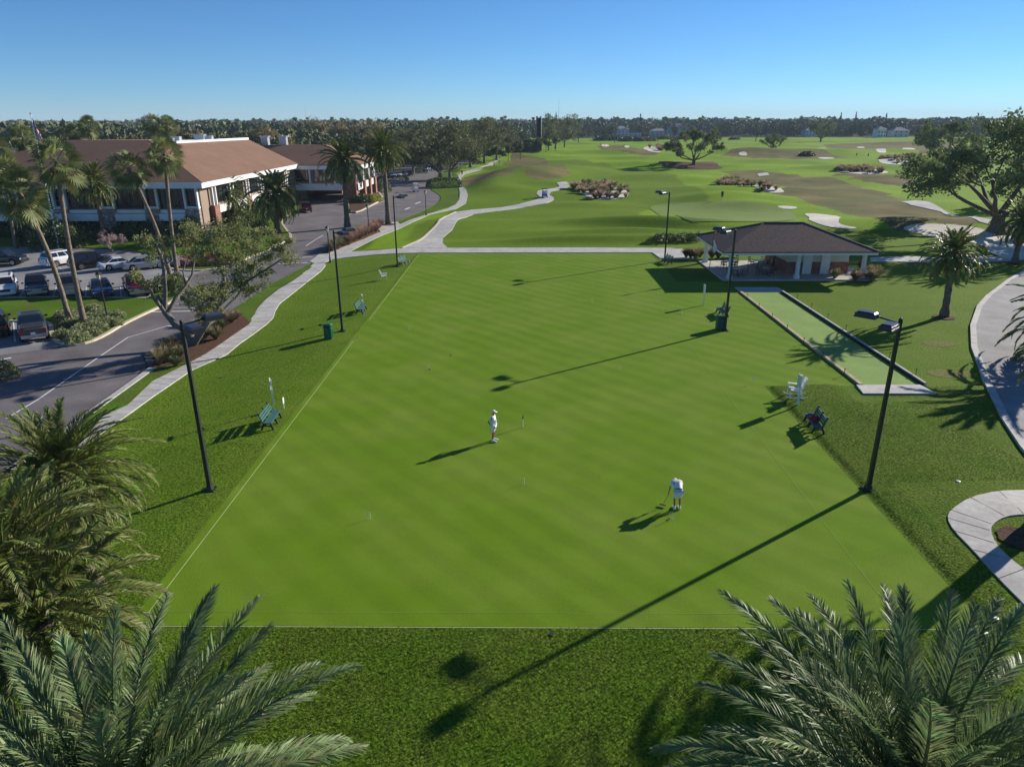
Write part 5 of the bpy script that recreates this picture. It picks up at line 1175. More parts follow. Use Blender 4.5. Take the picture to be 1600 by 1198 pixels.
# lantern posts
def lantern_post():
    t = empty('lantern_post', (0, 0, 0)); m = MB()
    m.lathe((0, 0, 0), [(.16, 0), (.16, .08), (.11, .14), (.09, .5), (.06, .6), (.05, 3.1), (.07, 3.15), (.04, 3.2)], 10); m.build('pole', 'black', t)
    m = MB(); m.lathe((0, 0, 3.2), [(.08, 0), (.13, .1), (.2, .42)], 6); g = m.build('lamp', 'lantern', t)
    m = MB(); m.lathe((0, 0, 3.62), [(.26, 0), (.15, .14), (.05, .2), (.03, .3), (.005, .36)], 6)
    for k in range(6): a = k*pi/3; m.bar((.09*cos(a), .09*sin(a), 3.2), (.205*cos(a), .205*sin(a), 3.63), .025, .025)
    m.build('lamp_hood', 'black', t); return t
lt0 = lantern_post(); first = True
for u, v, lb in ((516,410,'black lantern post at the pavement fork by the crosswalk'),(577,366,'black lantern post at the end of the pink grass bed'),(666,337,'black lantern post on the verge by the curved road'),(717,309,'black lantern post on the grass by the looping pavement'),(169,502,'black lantern post on the parking island bushes'),(708,275,'black lantern post behind the clipped hedge'),(727,264,'farthest black lantern post along the pavement')):
    o = lt0 if first else copy_tree(lt0); first = False; b = at(u, v); o.location = b; tag(o, lb, 'lantern post', 'black lantern posts'); o.scale = (1.15, 1.15, 1.15)
# ================================================================== benches, bins, chairs, boards
def bench():
    t = empty('park_bench', (0, 0, 0)); m = MB(); L = 1.9          # faces +X, long axis Y
    for k in range(3): m.box((.02+.15*k, 0, .43), (.13, L, .05))
    m.build('seat', 'bench_green', t); m = MB()
    for k in range(3): m.bar((-.13-.05*k, -L/2, .56+.14*k), (-.13-.05*k, L/2, .56+.14*k), .05, .11)
    m.build('backrest', 'bench_green', t)
    for j in (-1, 0, 1):
        m = MB(); y = j*(L/2-.12)
        m.bar((-.1, y, .4), (-.3, y, .98), .09, .07); m.bar((.36, y, .4), (-.12, y, .38), .09, .08); m.bar((.3, y, .38), (.42, y, 0), .09, .09); m.bar((-.06, y, .38), (-.22, y, 0), .09, .09); m.bar((.3, y, .2), (-.12, y, .28), .08, .05)
        m.build('leg', 'black', t)
    return t
bn0 = bench(); first = True
for u, v, rz, lb in ((422,662,0.05,'green park bench at the left of the green, nearest the camera'),(563,487,0,'green park bench beyond the green bin beside the middle left light'),(630,413,-.3,'small green bench at the far left corner light'),
                     (1274,668,pi-.12,'green park bench with clothing on it at the right of the green'),(1130,492,pi,'green bench behind the middle right light'),(1043,411,pi+.2,'green bench at the foot of the light left of the pavilion')):
    o = bn0 if first else copy_tree(bn0); first = False; b = at(u, v); o.location = b; o.rotation_euler = (0, 0, rz); tag(o, lb, 'bench', 'green benches around the croquet green')
b = at(1274, 668)
def rag(dx, dy, dz, sz, mat, name, lb, cat):
    r = random.Random(sz[0]*100); bm = bmesh.new(); bmesh.ops.create_icosphere(bm, subdivisions=3, radius=1)
    for v in bm.verts: q = 1+.18*sin(7*v.co.x+3*v.co.y)+.12*sin(11*v.co.z+5*v.co.x); v.co = Vector((v.co.x*sz[0]*q, v.co.y*sz[1]*q, max(v.co.z, -.6)*sz[2]*q))
    me = bpy.data.meshes.new(name); bm.to_mesh(me); bm.free(); me.materials.append(M[mat]); tag(link(name, me, None, (b.x+dx, b.y+dy, b.z+dz)), lb, cat)
rag(-.12, .05, .54, (.22, .3, .12), 'cloth_red', 'jacket', 'crumpled dark red jacket on the right-hand bench', 'clothing')
rag(-.15, .5, .52, (.2, .22, .1), 'cloth_blue', 'towel', 'folded blue towel on the right-hand bench', 'towel')
def trash(mat='bin_green'):
    t = empty('litter_bin', (0, 0, 0)); m = MB(); m.box((0, 0, .42), (.56, .56, .84))
    for k in range(5): m.box((-.24+.12*k, -.285, .42), (.05, .02, .74)); m.box((.285, -.24+.12*k, .42), (.02, .05, .74))
    m.build('body', mat, t); m = MB(); m.box((0, 0, 1.0), (.6, .6, .28)); m.box((0, 0, 1.17), (.6, .6, .07), 0, 0, .75); l = m.build('lid', mat, t)
    m = MB(); m.box((.3, 0, 1.0), (.02, .36, .16)); m.box((0, -.301, 1.0), (.36, .02, .16)); m.build('opening', 'black', l); return t
tb0 = trash(); b = at(514, 529); tb0.location = b; tag(tb0, 'bright green square litter bin beside the middle left light', 'bin', 'litter bins')
t2 = copy_tree(tb0); t2.location = at(1124, 515); tag(t2, 'dark green litter bin against the middle right light', 'bin', 'litter bins')
for ch in t2.children:
    ch.data = ch.data.copy(); ch.data.materials[0] = M['green_paint']
def white_chair(rock=False):
    t = empty('rocking_chair' if rock else 'garden_chair', (0, 0, 0)); m = MB()
    for k in range(5): m.bar((-.2+.11*k, -.27, .38+.02*k), (-.2+.11*k, .27, .38+.02*k), .09, .03)
    m.build('seat', 'white', t); m = MB()
    for k in range(5): m.bar((-.22, -.22+.11*k, .4), (-.48, -.22+.11*k, 1.12-.03*abs(k-2)), .02, .08, 0, (1, 0, 0))
    m.bar((-.38, -.27, .85), (-.38, .27, .85), .05, .04); m.build('backrest', 'white', t)
    for j in (-1, 1):
        m = MB(); m.bar((-.3, .32*j, .62), (.34, .32*j, .66), .12, .03); m.build('armrest', 'white', t)
        for x0, x1 in ((.3, .3), (-.22, -.3)):
            m = MB(); m.bar((x0, .3*j, .64), (x1, .3*j, .06), .05, .05); m.build('leg', 'white', t)
        if rock:
            m = MB(); m.tube([(-.6, .3*j, .14), (-.3, .3*j, .05), (0, .3*j, .02), (.3, .3*j, .05), (.5, .3*j, .12)], .025, 5); m.build('rocker', 'white', t)
    return t
o = white_chair(); o.location = at(600, 437); o.rotation_euler = (0, 0, .15); tag(o, 'white slatted garden chair on the left lawn near the far corner', 'chair')
o = white_chair(True); o.location = at(1241, 620); o.rotation_euler = (0, 0, pi-.15); o.scale = (1.15,)*3; tag(o, 'white rocking chair beside the scoring board on the right', 'chair')
def cross_board(u, v, lb):
    b = at(u, v); t = empty('scoring_post', b, .35, lb, 'post', 'white scoring posts'); m = MB(); m.box((0, 0, .95), (.07, .07, 1.9)); m.build('post', 'white', t)
    for z in (1.35, 1.86):
        m = MB(); m.bar((-.06, -.34, z), (-.06, .34, z), .05, .09); m.build('crossbar', 'white', t)
        m = MB(); m.box((-.05, -.3, z-.17), (.03, .03, .22)); m.build('hook', 'white', t)
cross_board(429, 640, 'white scoring post with two crossbars behind the nearest left bench'); cross_board(569, 494, 'white scoring post with two crossbars behind the second left bench')
def panel_board(u, v, lb, rz, w_=.5):
    b = at(u, v); t = empty('scoring_board', b, rz, lb, 'board', 'white scoring boards'); m = MB(); m.box((0, 0, .95), (.09, .09, 1.9)); m.build('post', 'white', t)
    m = MB(); m.box((-.07, 0, 1.5), (.04, w_, .78)); p = m.build('panel', 'white', t)
    m = MB()
    for k in range(4): m.box((-.1, 0, 1.22+.18*k), (.02, w_*.86, .03))
    m.build('slot', 'metal', p); m = MB()
    for s in (-1, 1): m.box((-.07, s*w_*.4, 1.92), (.03, .04, .08))
    m.build('finial', 'white', p)
panel_board(1246, 633, 'white scoring board on a post behind the rocking chair', .0, .55); panel_board(1099, 477, 'white scoring board on a post left of the middle right light', .0, .4)
b = at(444, 638); t = empty('court_number_sign', b, 0, 'small white sign on a stake beside the nearest left scoring post', 'sign'); m = MB(); m.box((0, 0, .2), (.03, .03, .4)); m.build('stake', 'white', t); m = MB(); m.box((0, 0, .5), (.03, .22, .36)); m.build('panel', 'white', t)
# ================================================================== wickets, peg, flags, balls
def wicket():
    m = MB(); r = .008; m.tube([(-.055, 0, -.02), (-.055, 0, .3), (-.045, 0, .31), (.045, 0, .31), (.055, 0, .3), (.055, 0, -.02)], r*.9, 5); return m.mesh('wicket', 'white')
wk_ = wicket()
for u, v, rz, lb in ((817,757,0,'in the near court centre, beyond which nobody stands'),(576,811,0,'at the near left of the near court'),(1048,812,0,'just in front of the bending player'),(669,578,0,'at the far left of the near court'),(967,579,0,'at the far right of the near court'),(640,516,0,'at the near left of the far court'),(820,444,0,'near the lamp shadow in the far court'),(925,473,0,'in the middle of the far court'),(1063,490,0,'near the right side of the far court')):
    b = at(u, v); o = link('croquet_wicket', wk_, None, (b.x, b.y, .01)); o.rotation_euler = (0, 0, rz); o.scale = (1.3, 1, 1.1); tag(o, 'small white croquet wicket '+lb, 'wicket', 'croquet wickets')
b = at(817, 668); t = empty('winning_peg', (b.x, b.y, 0), 0, 'slim white winning peg with a dark clip in the centre of the near court', 'peg'); m = MB(); m.tube([(0, 0, 0), (0, 0, .5)], .02, 8); m.build('shaft', 'white', t)
m = MB(); m.tube([(0, 0, .5), (0, 0, .78)], .014, 6); m.box((0, 0, .6), (.06, .04, .12)); m.build('clip', 'cloth_dark', t)
def ball(u, v, mat, lb):
    b = at(u, v); m = MB(); m.lathe((0, 0, .046), [(.001, -.046), (.026, -.038), (.042, -.018), (.046, 0), (.042, .018), (.026, .038), (.001, .046)], 12); tag(m.build('croquet_ball', mat, None, True, (b.x, b.y, .008)), lb, 'ball', 'croquet balls')
M['ball_black'] = nmat('black_ball', (.02, .02, .02), .05, 5, .4); M['ball_yellow'] = nmat('yellow_ball', (.75, .55, .05), .05, 5, .4); M['ball_blue'] = nmat('blue_ball', (.02, .1, .5), .05, 5, .4); M['ball_red'] = nmat('red_ball', (.5, .03, .02), .05, 5, .4)
ball(704, 556, 'ball_black', 'black croquet ball on the left of the near court'); ball(671, 578, 'ball_black', 'black croquet ball beside the far left wicket'); ball(1046, 811, 'ball_red', 'red croquet ball in the wicket in front of the bending player'); ball(1090, 525, 'ball_blue', 'blue croquet ball near the middle right light'); ball(1064, 491, 'ball_yellow', 'yellow croquet ball near the right side of the far court')
for u, v, mat, lb in ((557,534,'yellow','small yellow corner flag at the near court boundary'),(583,498,'white','small pale corner peg at the far court boundary'),(1175,600,'white','small pale corner peg left of the rocking chair'),(1411,938,'cloth_red','small red corner flag between the palm fronds, near right corner')):
    b = at(u, v); t = empty('corner_flag', (b.x, b.y, 0), 0, lb, 'flag', 'corner flags'); m = MB(); m.tube([(0, 0, 0), (0, 0, .42)], .01, 5); m.build('pole', 'white', t); m = MB(); m.slab([(0, 0, .42), (.22, .05, .36), (0, 0, .28)], .008); m.build('cloth', mat, t)
# bowling-lane stakes
m = MB(); m.tube([(0, 0, 0), (0, 0, .42)], .022, 6); m.lathe((0, 0, .42), [(.03, 0), (.05, .03), (.04, .08), (.01, .1)], 8); st = m.mesh('stake', 'bark')
for i in range(7): 
    for s, X_ in ((0, 21.45), (1, 26.15)):
        y = 44.2+3.55*i; tag(link('marker_stake', st, None, (X_, y, h(X_, y))), 'short brown marker stake along the %s side of the bowling lane' % ('croquet', 'far')[s], 'stake', 'marker stakes on the %s side of the bowling lane' % ('croquet', 'far')[s])
for u, v, lb in ((1497,752,'beside the nearest right light'),(1556,966,'near the looping pavement'),(1540,990,'near the looping pavement, closer to the palm'),(862,991,'in the turf in front of the green'),(345,590,'on the left lawn')):
    b = at(u, v); m = MB(); m.lathe((0, 0, -.0), [(.09, 0), (.09, .03), (.07, .035)], 12); tag(m.build('sprinkler_cover', 'metal' if u > 900 else 'cloth_dark', None, False, b), 'round irrigation cover '+lb, 'valve cover', 'irrigation covers')
# ================================================================== flags and signs
b = at(92, 388); t = empty('flagpole', b, 0, 'tall white flagpole flying a striped flag in front of the clubhouse', 'flagpole'); tp = up(b, 48, 179)-b; tp.x *= .98
m = MB(); m.tube([(0, 0, 0), tp*.5, tp], [.12, .09, .05], 8); m.build('pole', 'white', t); m = MB(); m.lathe(tp, [(.01, 0), (.12, .08), (.12, .14), (.01, .24)], 8); m.build('finial', 'metal', t)
fm = MB(); r = 13; W_ = 1.5; H_ = 4.6; q0 = tp-tp.normalized()*.4
def fp_(a, s): # a along the hoist (down), s across; the flag hangs limp
    p = q0-tp.normalized()*(a*H_); return (p.x+.06+s*W_*(.35+.5*a), p.y+.14*sin(s*9)+.1*sin(a*5), p.z-s*1.9)
for k in range(13):
    for j in range(10):
        s0, s1 = j/10, (j+1)/10; blue = k < 7 and s1 <= .4; a0, a1 = s0, s1
        A_, B_ = k/13*.55, (k+1)/13*.55
        fm.add([fp_(A_, s0), fp_(A_, s1), fp_(B_, s1), fp_(B_, s0)], [(0, 1, 2, 3)], 2 if blue else (0 if k % 2 == 0 else 1))
fl = fm.build('flag', ['cloth_red', 'cloth_white', 'cloth_blue'], t); sf = fl.modifiers.new('s', 'SOLIDIFY'); sf.thickness = .012
b = at(1106, 436); t = empty('court_flagpole', b, 0, 'thin pole with an orange and a white pennant at the left front of the pavilion', 'flagpole'); m = MB(); hz = (up(b, 1113, 356)-b).z; m.tube([(0, 0, 0), (.25, 0, hz)], [.04, .025], 6); m.build('pole', 'bark', t)
M['orange'] = nmat('orange_cloth', (.7, .22, .1), .1, 8, .8)
for mt, z0, sz in (('orange', hz, .8), ('cloth_white', hz-1.2, 1.25)):
    m = MB()
    for k in range(5): a, b2 = k/5, (k+1)/5; m.slab([(.25+.35*a*sz, .08*sin(6*a), z0-a*.8*sz), (.25+.35*b2*sz, .08*sin(6*b2), z0-b2*.8*sz), (.25+.1*b2*sz, .0, z0-.25*sz-b2*.95*sz), (.25+.02*a, 0, z0-.1-a*.9*sz)], .01)
    m.build('pennant', mt, t)
def small_sign(u, v, w_, hh, mat, lb, rz=.9, pole=.5, text=None):
    b = at(u, v); t = empty('road_sign', b, rz, lb, 'sign'); m = MB()
    for s in (-1, 1): m.box((s*w_*.35, 0, (pole+hh)/2), (.05, .05, pole+hh))
    m.build('post', 'black', t); m = MB(); m.box((0, -.05, pole+hh/2), (w_, .04, hh)); p = m.build('panel', mat, t)
    if text:
        m = MB()
        for i in range(3): m.box((0, -.075, pole+hh*(.25+.25*i)), (w_*(.7, .5, .75)[i], .006, hh*.09))
        m.build('lettering', 'white', p)
small_sign(236, 574, .75, .5, 'black', 'low dark sign on posts at the kerb', .2, .45, True); small_sign(273, 561, .7, .35, 'cloth_blue', 'small blue sign in the grass bed by the road', .2, .4, True)
b = at(281, 437); t = empty('parking_sign', b, .1, 'white sign on a post beside the straight fan palm', 'sign'); m = MB(); m.box((0, 0, 1.1), (.06, .06, 2.2)); m.build('post', 'metal', t); m = MB(); m.box((0, -.05, 1.9), (.55, .03, .75)); m.build('panel', 'white', t)
# ================================================================== vehicles
PAINT = {}
def paint(n, c, r=.25, metal=.3):
    if n not in PAINT: M['paint_'+n] = nmat('car_paint_'+n, c, .04, 2, r, spec=.5, metal=metal, coat=.6); PAINT[n] = 1
    return 'paint_'+n
def car(kind, pn, name, lb, loc, rz, sc=1.):
    """front towards +X. profile stations: x, bottom, belt, half width"""
    suv = kind in ('suv',); pick = kind == 'pickup'; L = {'suv': 4.9, 'pickup': 5.7, 'sedan': 4.8}[kind]; H = {'suv': 1.82, 'pickup': 1.9, 'sedan': 1.42}[kind]; W = {'suv': 1.96, 'pickup': 2.0, 'sedan': 1.84}[kind]/2
    belt = {'suv': 1.12, 'pickup': 1.22, 'sedan': .92}[kind]; hood = belt-.06; zb = {'suv': .32, 'pickup': .42, 'sedan': .24}[kind]; R = {'suv': .37, 'pickup': .4, 'sedan': .33}[kind]
    t = empty(name, loc, rz, lb, {'suv': 'car', 'pickup': 'pickup truck', 'sedan': 'car'}[kind]); t.scale = (sc,)*3; f, b = L/2, -L/2
    ax = (f-.95, b+.95 if not pick else b+1.15)
    cf, cb = {'suv': (f-1.25, b+.12), 'pickup': (f-1.5, b+1.95), 'sedan': (f-1.45, b+.75)}[kind]; rf, rb = {'suv': (f-2.0, b+.5), 'pickup': (f-2.2, b+2.1), 'sedan': (f-2.25, b+1.5)}[kind]
    # lower body loft with wheel arches
    n = 44; m = MB(); ring = []
    for i in range(n+1):
        x = b+L*i/n; e = min(1, (x-b)/.35, (f-x)/.45); k = .86+.14*sqrt(max(0, 1-(1-e)**2)); wv = W*k
        top = belt if x < cf else hood-(.10*((x-cf)/(f-cf))**2)
        if kind == 'sedan' and x < cb: top = belt-.02
        if x > f-.12 or x < b+.08: top -= .12
        lo = zb
        for a in ax:
            if abs(x-a) < R+.07: lo = max(lo, sqrt(max(0, (R+.07)**2-(x-a)**2))+R)
        lo = min(lo, top-.2); zs = [(wv*.93, lo), (wv, lo+(top-lo)*.45), (wv*.985, top-.1), (wv*.93, top), (wv*.5, top+.025), (0, top+.035)]
        ring.append([(x, y, z) for y, z in zs]+[(x, -y, z) for y, z in zs[-2::-1]])
    K = len(ring[0]); vs = [p for r_ in ring for p in r_]; fs = [(i*K+k, i*K+k+1, (i+1)*K+k+1, (i+1)*K+k) for i in range(n) for k in range(K-1)]
    fs += [tuple(range(K)), tuple(n*K+k for k in range(K))[::-1]]; m.add(vs, fs)
    m.box((0, 0, zb+.14), (L-.5, W*1.55, .24)); bo = m.build('body', pn, t, True)
    for p in bo.data.polygons:
        if len(p.vertices) > 8: p.use_smooth = False
    # cabin: pillars + roof, panes proud of it
    wb, wr = W*.92, W*.74; zr = H-.06; z0 = belt-.02
    A = {(0, 0): (cb, wb, z0), (1, 0): (cf, wb, z0), (0, 1): (rb, wr, zr), (1, 1): (rf, wr, zr)}
    m = MB(); V8 = [(cb,-wb,z0),(cf,-wb,z0),(cf,wb,z0),(cb,wb,z0),(rb,-wr,zr),(rf,-wr,zr),(rf,wr,zr),(rb,wr,zr),(rb+.1,-wr*.8,H),(rf-.15,-wr*.8,H),(rf-.15,wr*.8,H),(rb+.1,wr*.8,H)]
    m.add(V8, [(0,1,5,4),(1,2,6,5),(2,3,7,6),(3,0,4,7),(4,5,9,8),(5,6,10,9),(6,7,11,10),(7,4,8,11),(8,9,10,11)]); m.build('cabin', pn, t)
    def pane(nm, a, b_, c, d, i0, i1, j0, j1, parent=t):
        a, b_, c, d = map(Vector, (a, b_, c, d)); g = lambda s, q: (a.lerp(b_, s)).lerp(d.lerp(c, s), q)
        p = [g(i0, j0), g(i1, j0), g(i1, j1), g(i0, j1)]; nr = (p[1]-p[0]).cross(p[3]-p[0]).normalized()*.018; mm = MB(); mm.slab([q+nr for q in p], .02); mm.build(nm, 'carglass', parent)
    pane('windshield', V8[1], V8[2], V8[6], V8[5], .06, .94, .08, .92); pane('rear_window', V8[3], V8[0], V8[4], V8[7], .07, .93, .2, .9)
    for i in ((.04, .36), (.4, .68), (.72, .95)) if suv else ((.08, .48), (.53, .93)):
        pane('side_window', V8[0], V8[1], V8[5], V8[4], i[0], i[1], .15, .88); pane('side_window', V8[2], V8[3], V8[7], V8[6], 1-i[1], 1-i[0], .15, .88)
    if pick:
        m = MB(); m.box(((b+cb)/2-.02, 0, belt+.03), (cb-b-.25, W*1.55, .03)); m.build('bed_cover', 'cloth_dark', t)
    for a in ax:
        for s in (-1, 1):
            m = MB(); m.tube([(a, s*(W-.26), R), (a, s*(W-.24), R), (a, s*(W-.03), R), (a, s*(W-.01), R)], [R*.9, R, R, R*.9], 18); wl = m.build('tyre', 'tyre', t)
            wl.name = 'wheel'; m = MB(); m.tube([(a, s*(W-.03), R), (a, s*(W+.008), R)], R*.62, 14); m.build('rim', 'rim', wl)
            m = MB(); m.tube([(a, s*(W+.01), R), (a, s*(W+.02), R)], R*.2, 8)
            for k in range(5): q = k*2*pi/5; m.bar((a+R*.52*cos(q+.6), s*(W+.012), R+R*.52*sin(q+.6)), (a+R*.3*cos(q+.6), s*(W+.012), R+R*.3*sin(q+.6)), .05, .01)
            m.build('hub', 'tyre', wl)
            m = MB(); m.box((cf-.35, s*(W+.1), belt+.06), (.14, .2, .14)); m.build('mirror', pn, t)
    for s in (-1, 1):
        m = MB(); m.box((f-.07, s*(W*.66), hood-.28), (.14, .42, .16)); m.build('headlight', 'clear_lamp', t)
        m = MB(); m.box((b+.05, s*(W*.80), belt-.26), (.12, .2, .34 if kind != 'sedan' else .18)); m.build('taillight', 'red_lamp', t)
    m = MB(); m.box((f-.03, 0, hood-.34), (.1, W*.85, .24)); m.build('grille', 'metal' if pick else 'cloth_dark', t)
    for x, nm in ((f-.02, 'front_bumper'), (b+.02, 'rear_bumper')):
        m = MB(); m.box((x, 0, zb+.16), (.2, W*1.7, .24)); m.build(nm, 'metal' if pick else pn, t)
    m = MB(); m.box((b-.06, 0, belt-.42 if pick else belt-.35), (.03, .32, .16)); m.build('license_plate', 'white', t)
    m = MB()
    if suv:
        for s in (-1, 1): m.bar((rb+.1, s*wr*.85, H+.05), (rf-.2, s*wr*.85, H+.05), .04, .04)
        m.build('roof_rail', 'black', t)
    return t
BL = paint('black', (.015, .016, .018)); WHt = paint('white', (.75, .75, .74), .3, 0); NV = paint('navy', (.015, .025, .06)); GR = paint('graphite', (.07, .075, .08)); SV = paint('silver', (.42, .43, .45)); RD = paint('maroon', (.13, .01, .014)); BU = paint('blue', (.02, .045, .14)); BG = paint('beige', (.45, .4, .3))
cg = []
def park(kind, pn, u, v, rz, lb, grp='cars in the front parking lot', dzz=.06, sc=1.):
    b = at(u, v); t = car(kind, pn, {'suv': 'parked_suv', 'pickup': 'pickup_truck', 'sedan': 'parked_car'}[kind], lb, (b.x, b.y, b.z+dzz), rz, sc); t['group'] = grp
Dn, Up = -pi/2+.58, pi/2+.6
park('suv', WHt, 12, 459, Dn, 'white SUV facing the camera at the left end of the middle row'); park('pickup', NV, 60, 458, Dn, 'dark pickup facing the camera beside the white SUV')
park('pickup', GR, 110, 459, Dn, 'dark grey pickup with a chrome bumper in the middle row'); park('sedan', BU, 160, 460, Dn, 'blue car behind the lantern post in the middle row', sc=1.05); park('pickup', RD, 214, 458, Dn, 'maroon pickup truck behind the spreading tree')
park('suv', BL, -4, 520, Up, 'black SUV at the left edge below the grass island'); park('pickup', GR, 54, 524, Up, 'dark grey pickup seen from behind below the grass island')
park('suv', BL, 8, 414, pi*.02, 'black SUV parked sideways at the far left of the front row'); park('suv', WHt, 101, 414, 1.1, 'white SUV with dark roof in the front row'); park('suv', BL, 146, 418, .8, 'large black SUV in the front row')
park('sedan', WHt, 190, 420, .7, 'white car in the front row right of the black SUV'); park('sedan', SV, 228, 420, .6, 'silver car in the front row behind the tree branches'); park('sedan', SV, 256, 417, .55, 'pale silver car at the right end of the front row')
park('suv', RD, 478, 331, 1.95, 'red SUV with lit-looking tail lamps under the clubhouse wing', 'cars under the wing'); park('suv', BL, 446, 334, 2.2, 'black car in the shade left of the red SUV', 'cars under the wing')
for i, (u, v, pn, lb) in enumerate(((604,278,BU,'blue car at the left of the rear row'),(613,277,SV,'silver car second in the rear row'),(622,276,WHt,'white car in the rear row'),(631,275,BG,'beige car in the rear row'),(640,274,GR,'grey car at the right of the rear row'))):
    park('sedan', pn, u, v, -pi/2+.3, lb+' behind the low hedge', 'cars in the rear car park')
park('suv', BU, 669, 268, 1.2, 'dark blue car beneath the rear car-park trees', 'cars in the rear car park'); park('sedan', GR, 690, 262, 1.2, 'grey car under the trees behind the hedge', 'cars in the rear car park'); park('suv', BL, 744, 257, .6, 'black car in the shade of the trees by the upper pavement', 'cars in the rear car park'); park('sedan', SV, 765, 244, .6, 'silver car glimpsed under the trees near the netting', 'cars in the rear car park')
# golf carts
def golf_cart(u, v, rz, col, roofc, lb, rider=None):
    b = at(u, v); t = empty('golf_cart', (b.x, b.y, b.z+.09), rz, lb, 'golf cart', 'golf carts'); m = MB()
    m.box((.75, 0, .62), (.6, 1.1, .45), 0, 0, .85); m.box((0, 0, .38), (2.2, 1.15, .18)); m.box((-.65, 0, .58), (.8, 1.15, .36)); m.build('body', col, t)
    m = MB(); m.box((-.4, 0, .8), (.5, 1.0, .14)); m.box((-.66, 0, 1.02), (.12, 1.0, .45)); m.build('seat', 'cloth_white', t)
    m = MB(); m.box((-.1, 0, 1.86), (1.6, 1.2, .07)); m.box((-.1, 0, 1.91), (1.4, 1.0, .05), 0, 0, .9); m.build('roof', roofc, t)
    for i in (-1, 1):
        for x0, x1 in ((.62, .5), (-.85, -.75)):
            m = MB(); m.bar((x0, .52*i, .6), (x1, .52*i, 1.84), .05, .05); m.build('roof_post', 'black', t)
        for x in (.75, -.75):
            m = MB(); m.tube([(x, i*.45, .24), (x, i*.6, .24)], .24, 14); w_ = m.build('wheel', 'tyre', t); m = MB(); m.tube([(x, i*.6, .24), (x, i*.61, .24)], .12, 10); m.build('rim', 'rim', w_)
    m = MB(); m.tube([(.45, .25, .9), (.3, .25, 1.05)], .02, 5); m.lathe((.28, .25, 1.05), [(.17, 0), (.19, .02), (.17, .04)], 12); m.build('steering_wheel', 'black', t)
    m = MB(); m.box((-1.15, .2, .95), (.26, .28, .75)); m.box((-1.15, -.22, .95), (.26, .28, .75)); m.build('bag_rack', 'cloth_dark', t)
golf_cart(851, 309, -pi/2, paint('cart_blue', (.04, .12, .35)), 'cloth_dark', 'blue golf cart with a dark roof on the cart path'); golf_cart(650, 300, -pi/2+.3, 'white', 'white', 'white golf cart driving on the road towards the camera')
# ================================================================== people
def skinned(name, joints, edges, mat, parent, sub=2, mats=None):
    me = bpy.data.meshes.new(name); names = list(joints); idx = {k: i for i, k in enumerate(names)}
    me.from_pydata([joints[k][0] for k in names], [(idx[a], idx[b_]) for a, b_ in edges], []); o = bpy.data.objects.new(name, me); COL.objects.link(o)
    sk = o.modifiers.new('skin', 'SKIN'); sk.use_smooth_shade = True
    for i, k in enumerate(names):
        r_ = joints[k][1]; r_ = r_ if isinstance(r_, tuple) else (r_, r_); me.skin_vertices[0].data[i].radius = r_; me.skin_vertices[0].data[i].use_root = (i == 0)
    s = o.modifiers.new('sub', 'SUBSURF'); s.levels = sub; s.render_levels = sub
    bpy.context.view_layer.update(); nm = bpy.data.meshes.new_from_object(o.evaluated_get(bpy.context.evaluated_depsgraph_get())); o.modifiers.clear(); o.data = nm; nm.name = name
    nm.materials.clear(); nm.materials.append(M[mat])
    for p in nm.polygons: p.use_smooth = True
    o.parent = parent; return o
def hand_tubes(m, w, d, side, curl=.5):
    """palm + five fingers from wrist w pointing along d"""
    w, d, side = Vector(w), Vector(d).normalized(), Vector(side).normalized(); nrm = d.cross(side)
    m.tube([w, w+d*.04, w+d*.09], [.026, .034, .03], 8)
    for k, L in enumerate((.065, .075, .07, .055)):
        p = w+d*.085+side*(.027-.018*k); q = p+(d+nrm*curl*.4).normalized()*L*.5; m.tube([p, q, q+(d*.6+nrm*curl).normalized()*L*.5], [.009, .009, .007], 5)
    p = w+d*.03+side*.03; q = p+(side*.7+d*.7).normalized()*.035; m.tube([p, q, q+d*.03], [.011, .010, .008], 5)
